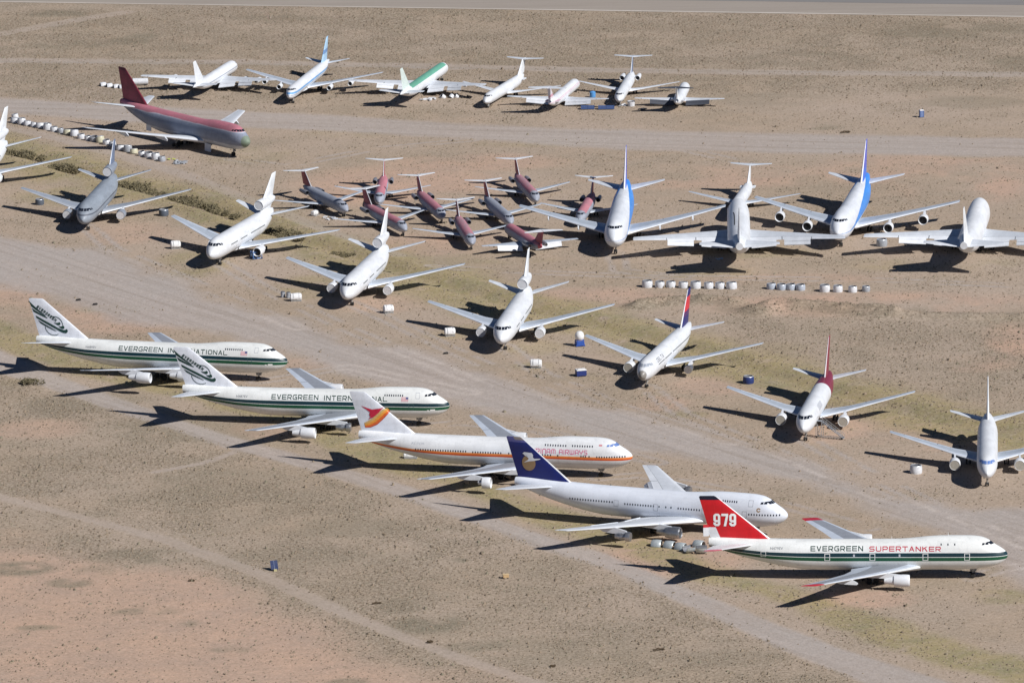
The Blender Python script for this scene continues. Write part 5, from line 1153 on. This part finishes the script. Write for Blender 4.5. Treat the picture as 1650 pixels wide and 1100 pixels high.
# blue stand with a bare engine
x, y = at(413, 417); r = empty('engine_stand', (x, y, 0), .5); tag(r, 'bright blue engine stand beside the left engine of a white three-engined jet', 'engine stand')
b = MB()
for sx in (-1.4, 0, 1.4):
    for sy in (-.9, .9): b.tube((sx, sy, .2), (sx * .9, sy * .9, 2.3), .09)
    b.tube((sx, -.9, 2.1), (sx, .9, 2.1), .09)
for sy in (-.9, .9): b.tube((-1.6, sy, .3), (1.6, sy, .3), .11); b.tube((-1.4, sy, 2.1), (1.4, sy, 2.1), .09); b.tube((-1.4, sy, .3), (1.4, sy, 2.1), .07)
obj('stand_frame', b.me('stand_frame', smooth=False), flat('bright_blue_frame', (92, 140, 206), .5), r)
b = MB(); b.lathe([(-1.3, .3), (-1.3, .75), (-.6, .8), (.2, .6), (1.0, .65), (1.5, .4)], (0, 0, 1.3), 'x', 16, cap=True); obj('bare_engine', b.me('bare_engine'), flat('pale_blue_metal', (150, 180, 214), .4, .4), r)
for sx in (-1.3, 1.3):
    for sy in (-.9, .9):
        b = MB(); b.lathe([(-.1, .06), (-.1, .28), (.1, .28), (.1, .06)], (sx, sy, .28), 'y', 12, cap=True); obj('wheel', b.me('wheel'), M_DARK, r)
# half cowls by the red-finned jumbo
def half(u, v, lb, grp, rz, s=1.0, up=True, L=2.6, mat=None):
    x, y = at(u, v); r = empty('half_cowl', (x, y, float(gz(x, y)[0])), rz); r.scale = (s, s, s); tag(r, lb, 'engine cowl', grp); arc = (0, math.pi) if up else (math.pi, 2 * math.pi); zz = 0.05 if up else 1.5
    b = MB(); b.lathe([(-L / 2, 1.25), (-L / 2 + .2, 1.42), (0, 1.45), (L / 2 - .2, 1.38), (L / 2, 1.22)], (0, 0, zz), 'x', 16, arc=arc); obj('cowl_skin', b.me('cowl_skin'), mat or M_LIP, r)
    b = MB(); b.lathe([(-L / 2, 1.24), (-L / 2 + .05, 1.15), (L / 2 - .05, 1.12), (L / 2, 1.21)], (0, 0, zz), 'x', 16, arc=arc); obj('lining', b.me('lining'), M_RINGIN, r)
M_SILV = flat('cowl_silver', (190, 198, 200), .4, .35)
for i, (u, v, rz, s, up) in enumerate([(1058, 879, -.25, 1.0, True), (1079, 881, -.45, 1.0, True), (1097, 884, -.5, 1.0, True), (1126, 880, -.5, 1.0, True), (1110, 890, .5, .95, False), (1130, 891, -.1, 1.05, False)]):
    half(u, v, '%s silver half cowl from left in the heap behind the red-finned jumbo' % ORD[i], 'silver half cowls in a heap', rz, s, up, 2.4, M_SILV)
for i, (u, v) in enumerate([(166, 138), (176, 139.5), (187, 141), (196, 141.5)]):
    half(u, v, '%s white half cowl from the left, behind the fin of the faded red jumbo' % ORD[i], 'white half cowls behind the red fin', .35, .8, True, 2.4, M_RING)
x, y = at(226, 137); r = empty('tank_section', (x, y, 0), .1); tag(r, 'white cylindrical section lying left of the back row', 'tank'); b = MB(); b.lathe([(-2.6, .5), (-2.5, 1.1), (2.4, 1.15), (2.6, .95), (2.5, .8)], (0, 0, 1.1), 'x', 18); obj('tank_skin', b.me('tank_skin'), M_RING, r); b = MB(); [b.box((q, 0, .12), (.25, 1.8, .24)) for q in (-1.6, 1.6)]; obj('chock', b.me('chock', smooth=False), M_BLK, r)
# debris beside the green-roofed jet
for i, (u, v, s, lb) in enumerate([(716, 158, .62, 'first'), (726, 158, .58, 'second'), (737, 157, .55, 'third')]):
    x, y = at(u, v); cowl_ring(x, y, '%s small white cowl from the left beside the green-roofed jet' % lb, 'small cowls by the green-roofed jet', s, (.9, 0), None, 1.3)
def scrap(name, u, v, lb, mat, n, sz, seed, grp=None, cat='scrap'):
    x, y = at(u, v); r = random.Random(seed); b = MB()
    for i in range(n):
        p = (r.gauss(0, sz * .35), r.gauss(0, sz * .35), r.uniform(.1, .45)); M = Matrix.Translation(p) @ Matrix.Rotation(r.uniform(0, 6), 4, 'Z') @ Matrix.Rotation(r.uniform(-.4, .4), 4, 'X')
        if r.random() < .6: b.box((0, 0, 0), (r.uniform(.5, 1.3) * sz * .4, r.uniform(.3, .9) * sz * .4, r.uniform(.05, .3)), M=M)
        else: b.lathe([(-.4 * sz * .4, .25 * sz * .4), (.4 * sz * .4, .2 * sz * .4)], (0, 0, 0), 'x', 8, M=M, cap=True); 
    o = obj(name, b.me(name, smooth=False), mat); o.location = (x, y, float(gz(x, y)[0])); tag(o, lb, cat, grp)
scrap('scrap_heap', 690, 161, 'pile of pale metal scrap in front of the green-roofed jet', M_RING, 16, 3.4, 1); scrap('scrap_heap', 530, 353, 'small heap of white and dark scrap left of the red-topped jets', M_RING, 14, 2.6, 2); scrap('scrap_heap', 752, 158, 'dark scrap right of the green-roofed jet cowls', M_BLK, 8, 2.4, 3)
scrap('scrap_heap', 1003, 170, 'pale scrap pieces in front of the back row T-tailed jet', M_RING, 12, 3.0, 4); scrap('scrap_heap', 1036, 177, 'dark scrap pile in front of the stripped back row jet', M_BLK, 14, 2.2, 6); scrap('scrap_heap', 291, 263, 'long flat pale wreckage at the end of the ring row', M_RINGG, 16, 4.4, 7); scrap('scrap_heap', 277, 258, 'small yellow-green wreckage piece at the end of the ring row', flat('lime_primer', (186, 196, 96), .6), 5, 1.8, 8); scrap('scrap_heap', 1160, 418, 'pale blue panel lying in the shadow of the backward-facing jumbo', flat('pale_blue_panel', (176, 190, 210), .5), 5, 2.4, 9)
for i, (u, v, wd, lb) in enumerate(((947, 176, 4.2, 'left'), (977, 176, 5.0, 'right'))):
    x, y = at(u, v); r = empty('blue_crate', (x, y, 0), 0); tag(r, '%s of two flat blue crates in front of the pink-lined jet' % lb, 'crate', 'pair of flat blue crates'); b = MB(); b.box((0, 0, .6), (wd, 2.2, .8)); [b.box((q * wd / 2, 0, .62), (.12, 2.3, .95)) for q in (-1, 0, 1)]; obj('crate_body', b.me('crate_body', smooth=False), flat('faded_blue_crate', (70, 92, 140), .6), r); b = MB(); [b.box((q * wd / 3, 0, .1), (.3, 2.2, .2)) for q in (-1, 1)]; obj('skid', b.me('skid', smooth=False), M_BLK, r)
x, y = at(955, 157); r = empty('blue_tank', (x, y, 0)); tag(r, 'small bright blue tank right of the pink-lined jet', 'tank'); b = MB(); b.lathe([(0, .8), (.1, .95), (1.7, .95), (2.0, .5), (2.05, .05)], (0, 0, 0), 'z', 16); obj('tank_shell', b.me('tank_shell'), flat('azure_paint', (86, 150, 210), .5), r); b = MB(); b.tube((.3, 0, 1.95), (.3, 0, 2.4), .12); obj('tank_cap', b.me('tank_cap'), M_METAL, r)
x, y = at(1017, 171); r = empty('white_tub', (x, y, 0)); tag(r, 'white tub standing in front of the back row T-tailed jet', 'tub'); b = MB(); b.lathe([(0, 1.1), (1.3, 1.2), (1.6, 1.2), (1.6, 1.08), (.2, 1.0), (.2, .02)], (0, 0, 0), 'z', 18); obj('tub_body', b.me('tub_body'), M_RING, r); b = MB(); b.lathe([(1.5, 1.24), (1.62, 1.26), (1.66, 1.2)], (0, 0, 0), 'z', 18); obj('rim', b.me('rim'), M_METAL, r)
# portable toilet
x, y = at(1485, 189); r = empty('portable_toilet', (x, y, 0), .15); tag(r, 'blue portable toilet with a white roof on the far scrub', 'toilet')
b = MB(); b.box((0, 0, 1.15), (1.25, 1.25, 2.1)); [b.box((sx, sy, 1.15), (.1, .1, 2.15)) for sx in (-.62, .62) for sy in (-.62, .62)]; obj('cabin', b.me('cabin', smooth=False), flat('toilet_blue', (92, 116, 168), .5), r)
b = MB(); b.box((0, 0, 2.3), (1.4, 1.4, .22), taper=.7); obj('roof', b.me('roof', smooth=False), M_FOIL, r); b = MB(); b.box((0, -.64, 1.1), (.85, .04, 1.8)); obj('door', b.me('door', smooth=False), flat('toilet_door', (120, 140, 184), .5), r); b = MB(); b.tube((.4, .4, 2.3), (.4, .4, 2.75), .06); obj('vent_pipe', b.me('vent_pipe'), M_BLK, r)
# blue tilted panel (bottom left), tan box, boarding stairs
x, y = at(442, 918); r = empty('solar_panel', (x, y, 0), .2); tag(r, 'blue tilted solar panel on a small frame in the lower scrub', 'solar panel')
b = MB(); M = Matrix.Translation((0, .1, 1.2)) @ Matrix.Rotation(R_(52), 4, 'X'); b.box((0, 0, 0), (1.7, 2.3, .07), M=M); obj('panel', b.me('panel', smooth=False), paint('solar_cells', (50, 62, 98), [('x', -.03, .03, (150, 160, 180))], .25), r)
b = MB(); b.tube((-.6, .6, 0), (-.6, .5, 1.7), .05); b.tube((.6, .6, 0), (.6, .5, 1.7), .05); b.tube((-.6, -.6, 0), (-.6, -.5, .5), .05); b.tube((.6, -.6, 0), (.6, -.5, .5), .05); b.box((0, .3, .3), (1.2, .5, .5)); obj('panel_frame', b.me('panel_frame', smooth=False), M_BLK, r); b = MB(); b.box((.1, -.9, .22), (.7, .5, .44)); obj('battery_box', b.me('battery_box', smooth=False), flat('sand_plastic', (196, 186, 140), .6), r)
x, y = at(815, 931); r = empty('wooden_box', (x, y, 0), .2); tag(r, 'small tan wooden box alone on the scrub plain', 'box'); b = MB(); b.box((0, 0, .55), (1.3, .9, .7)); obj('box_body', b.me('box_body', smooth=False), flat('tan_wood', (196, 164, 120), .7), r); b = MB(); b.box((0, 0, .95), (1.42, 1.0, .1)); obj('lid', b.me('lid', smooth=False), flat('pale_wood', (212, 186, 146), .7), r); b = MB(); [b.box((q, 0, .1), (.14, .9, .2)) for q in (-.45, .45)]; obj('skid', b.me('skid', smooth=False), M_BLK, r)
x, y = at(1346, 706); r = empty('boarding_stairs', (x, y, 0), R_(-22)); tag(r, 'grey metal work stairs standing at the door of the maroon-tailed twin jet', 'stairs')
b = MB(); top = Vector((-3.6, 0, 4.2)); bot = Vector((2.2, 0, .25))
for sy in (-.55, .55): b.tube((bot.x, sy, bot.z), (top.x, sy, top.z), .09, n=6); b.tube((top.x - 1.5, sy, top.z), (top.x, sy, top.z), .09, n=6)
obj('stringer', b.me('stringer', smooth=False), M_GREYTXT, r); b = MB()
for i in range(15): p = bot.lerp(top, i / 14); b.box((p.x, 0, p.z), (.3, 1.05, .05))
b.box((top.x - .75, 0, top.z), (1.5, 1.1, .06)); obj('steps', b.me('steps', smooth=False), M_RINGG, r); b = MB()
for sy in (-.58, .58):
    b.tube((bot.x, sy, bot.z + 1), (top.x, sy, top.z + 1), .05, n=6); b.tube((top.x - 1.5, sy, top.z + 1), (top.x, sy, top.z + 1), .05, n=6)
    for i in range(6): p = bot.lerp(top, i / 5); b.tube((p.x, sy, p.z), (p.x, sy, p.z + 1), .04, n=5)
obj('handrail', b.me('handrail', smooth=False), M_STRUT, r); b = MB()
for sx in (-4.9, -3.4):
    for sy in (-.6, .6): b.tube((sx, sy, .2), (sx, sy, 4.2), .08, n=6)
b.tube((-4.9, -.6, .3), (2.2, -.6, .3), .08, n=6); b.tube((-4.9, .6, .3), (2.2, .6, .3), .08, n=6); b.tube((-3.4, -.6, .3), (-4.9, -.6, 4), .05, n=6); b.tube((-3.4, .6, 4), (-4.9, .6, .3), .05, n=6); obj('support_frame', b.me('support_frame', smooth=False), M_STRUT, r)
for sx in (-4.7, 1.8):
    for sy in (-.75, .75):
        b = MB(); b.lathe([(-.08, .05), (-.08, .24), (.08, .24), (.08, .05)], (sx, sy, .24), 'y', 12, cap=True); obj('wheel', b.me('wheel'), M_DARK, r)
# small dark ground marks: tyres and markers
for (u, v, lb) in ((717, 570, 'small dark tyre pair on the open taxi lane'), (1565, 922, 'dark stone right of the red-finned jumbo nose gear'), (125, 484, 'left dark lump on the lane behind the leftmost green-striped jumbo'), (152, 491, 'right dark lump on the lane behind the leftmost green-striped jumbo')):
    x, y = at(u, v); b = MB(); b.lathe([(0, .34), (.1, .46), (.25, .46), (.35, .34), (.3, .2), (.05, .2)], (0, 0, .02), 'z', 14); b.lathe([(0, .3), (.1, .42), (.22, .42), (.3, .3), (.26, .18), (.04, .18)], (.5, .2, .05), 'z', 14, M=Matrix.Rotation(.5, 4, 'X')); o = obj('old_tyre', b.me('old_tyre'), M_DARK); o.location = (x, y, 0); tag(o, lb, 'tyre')
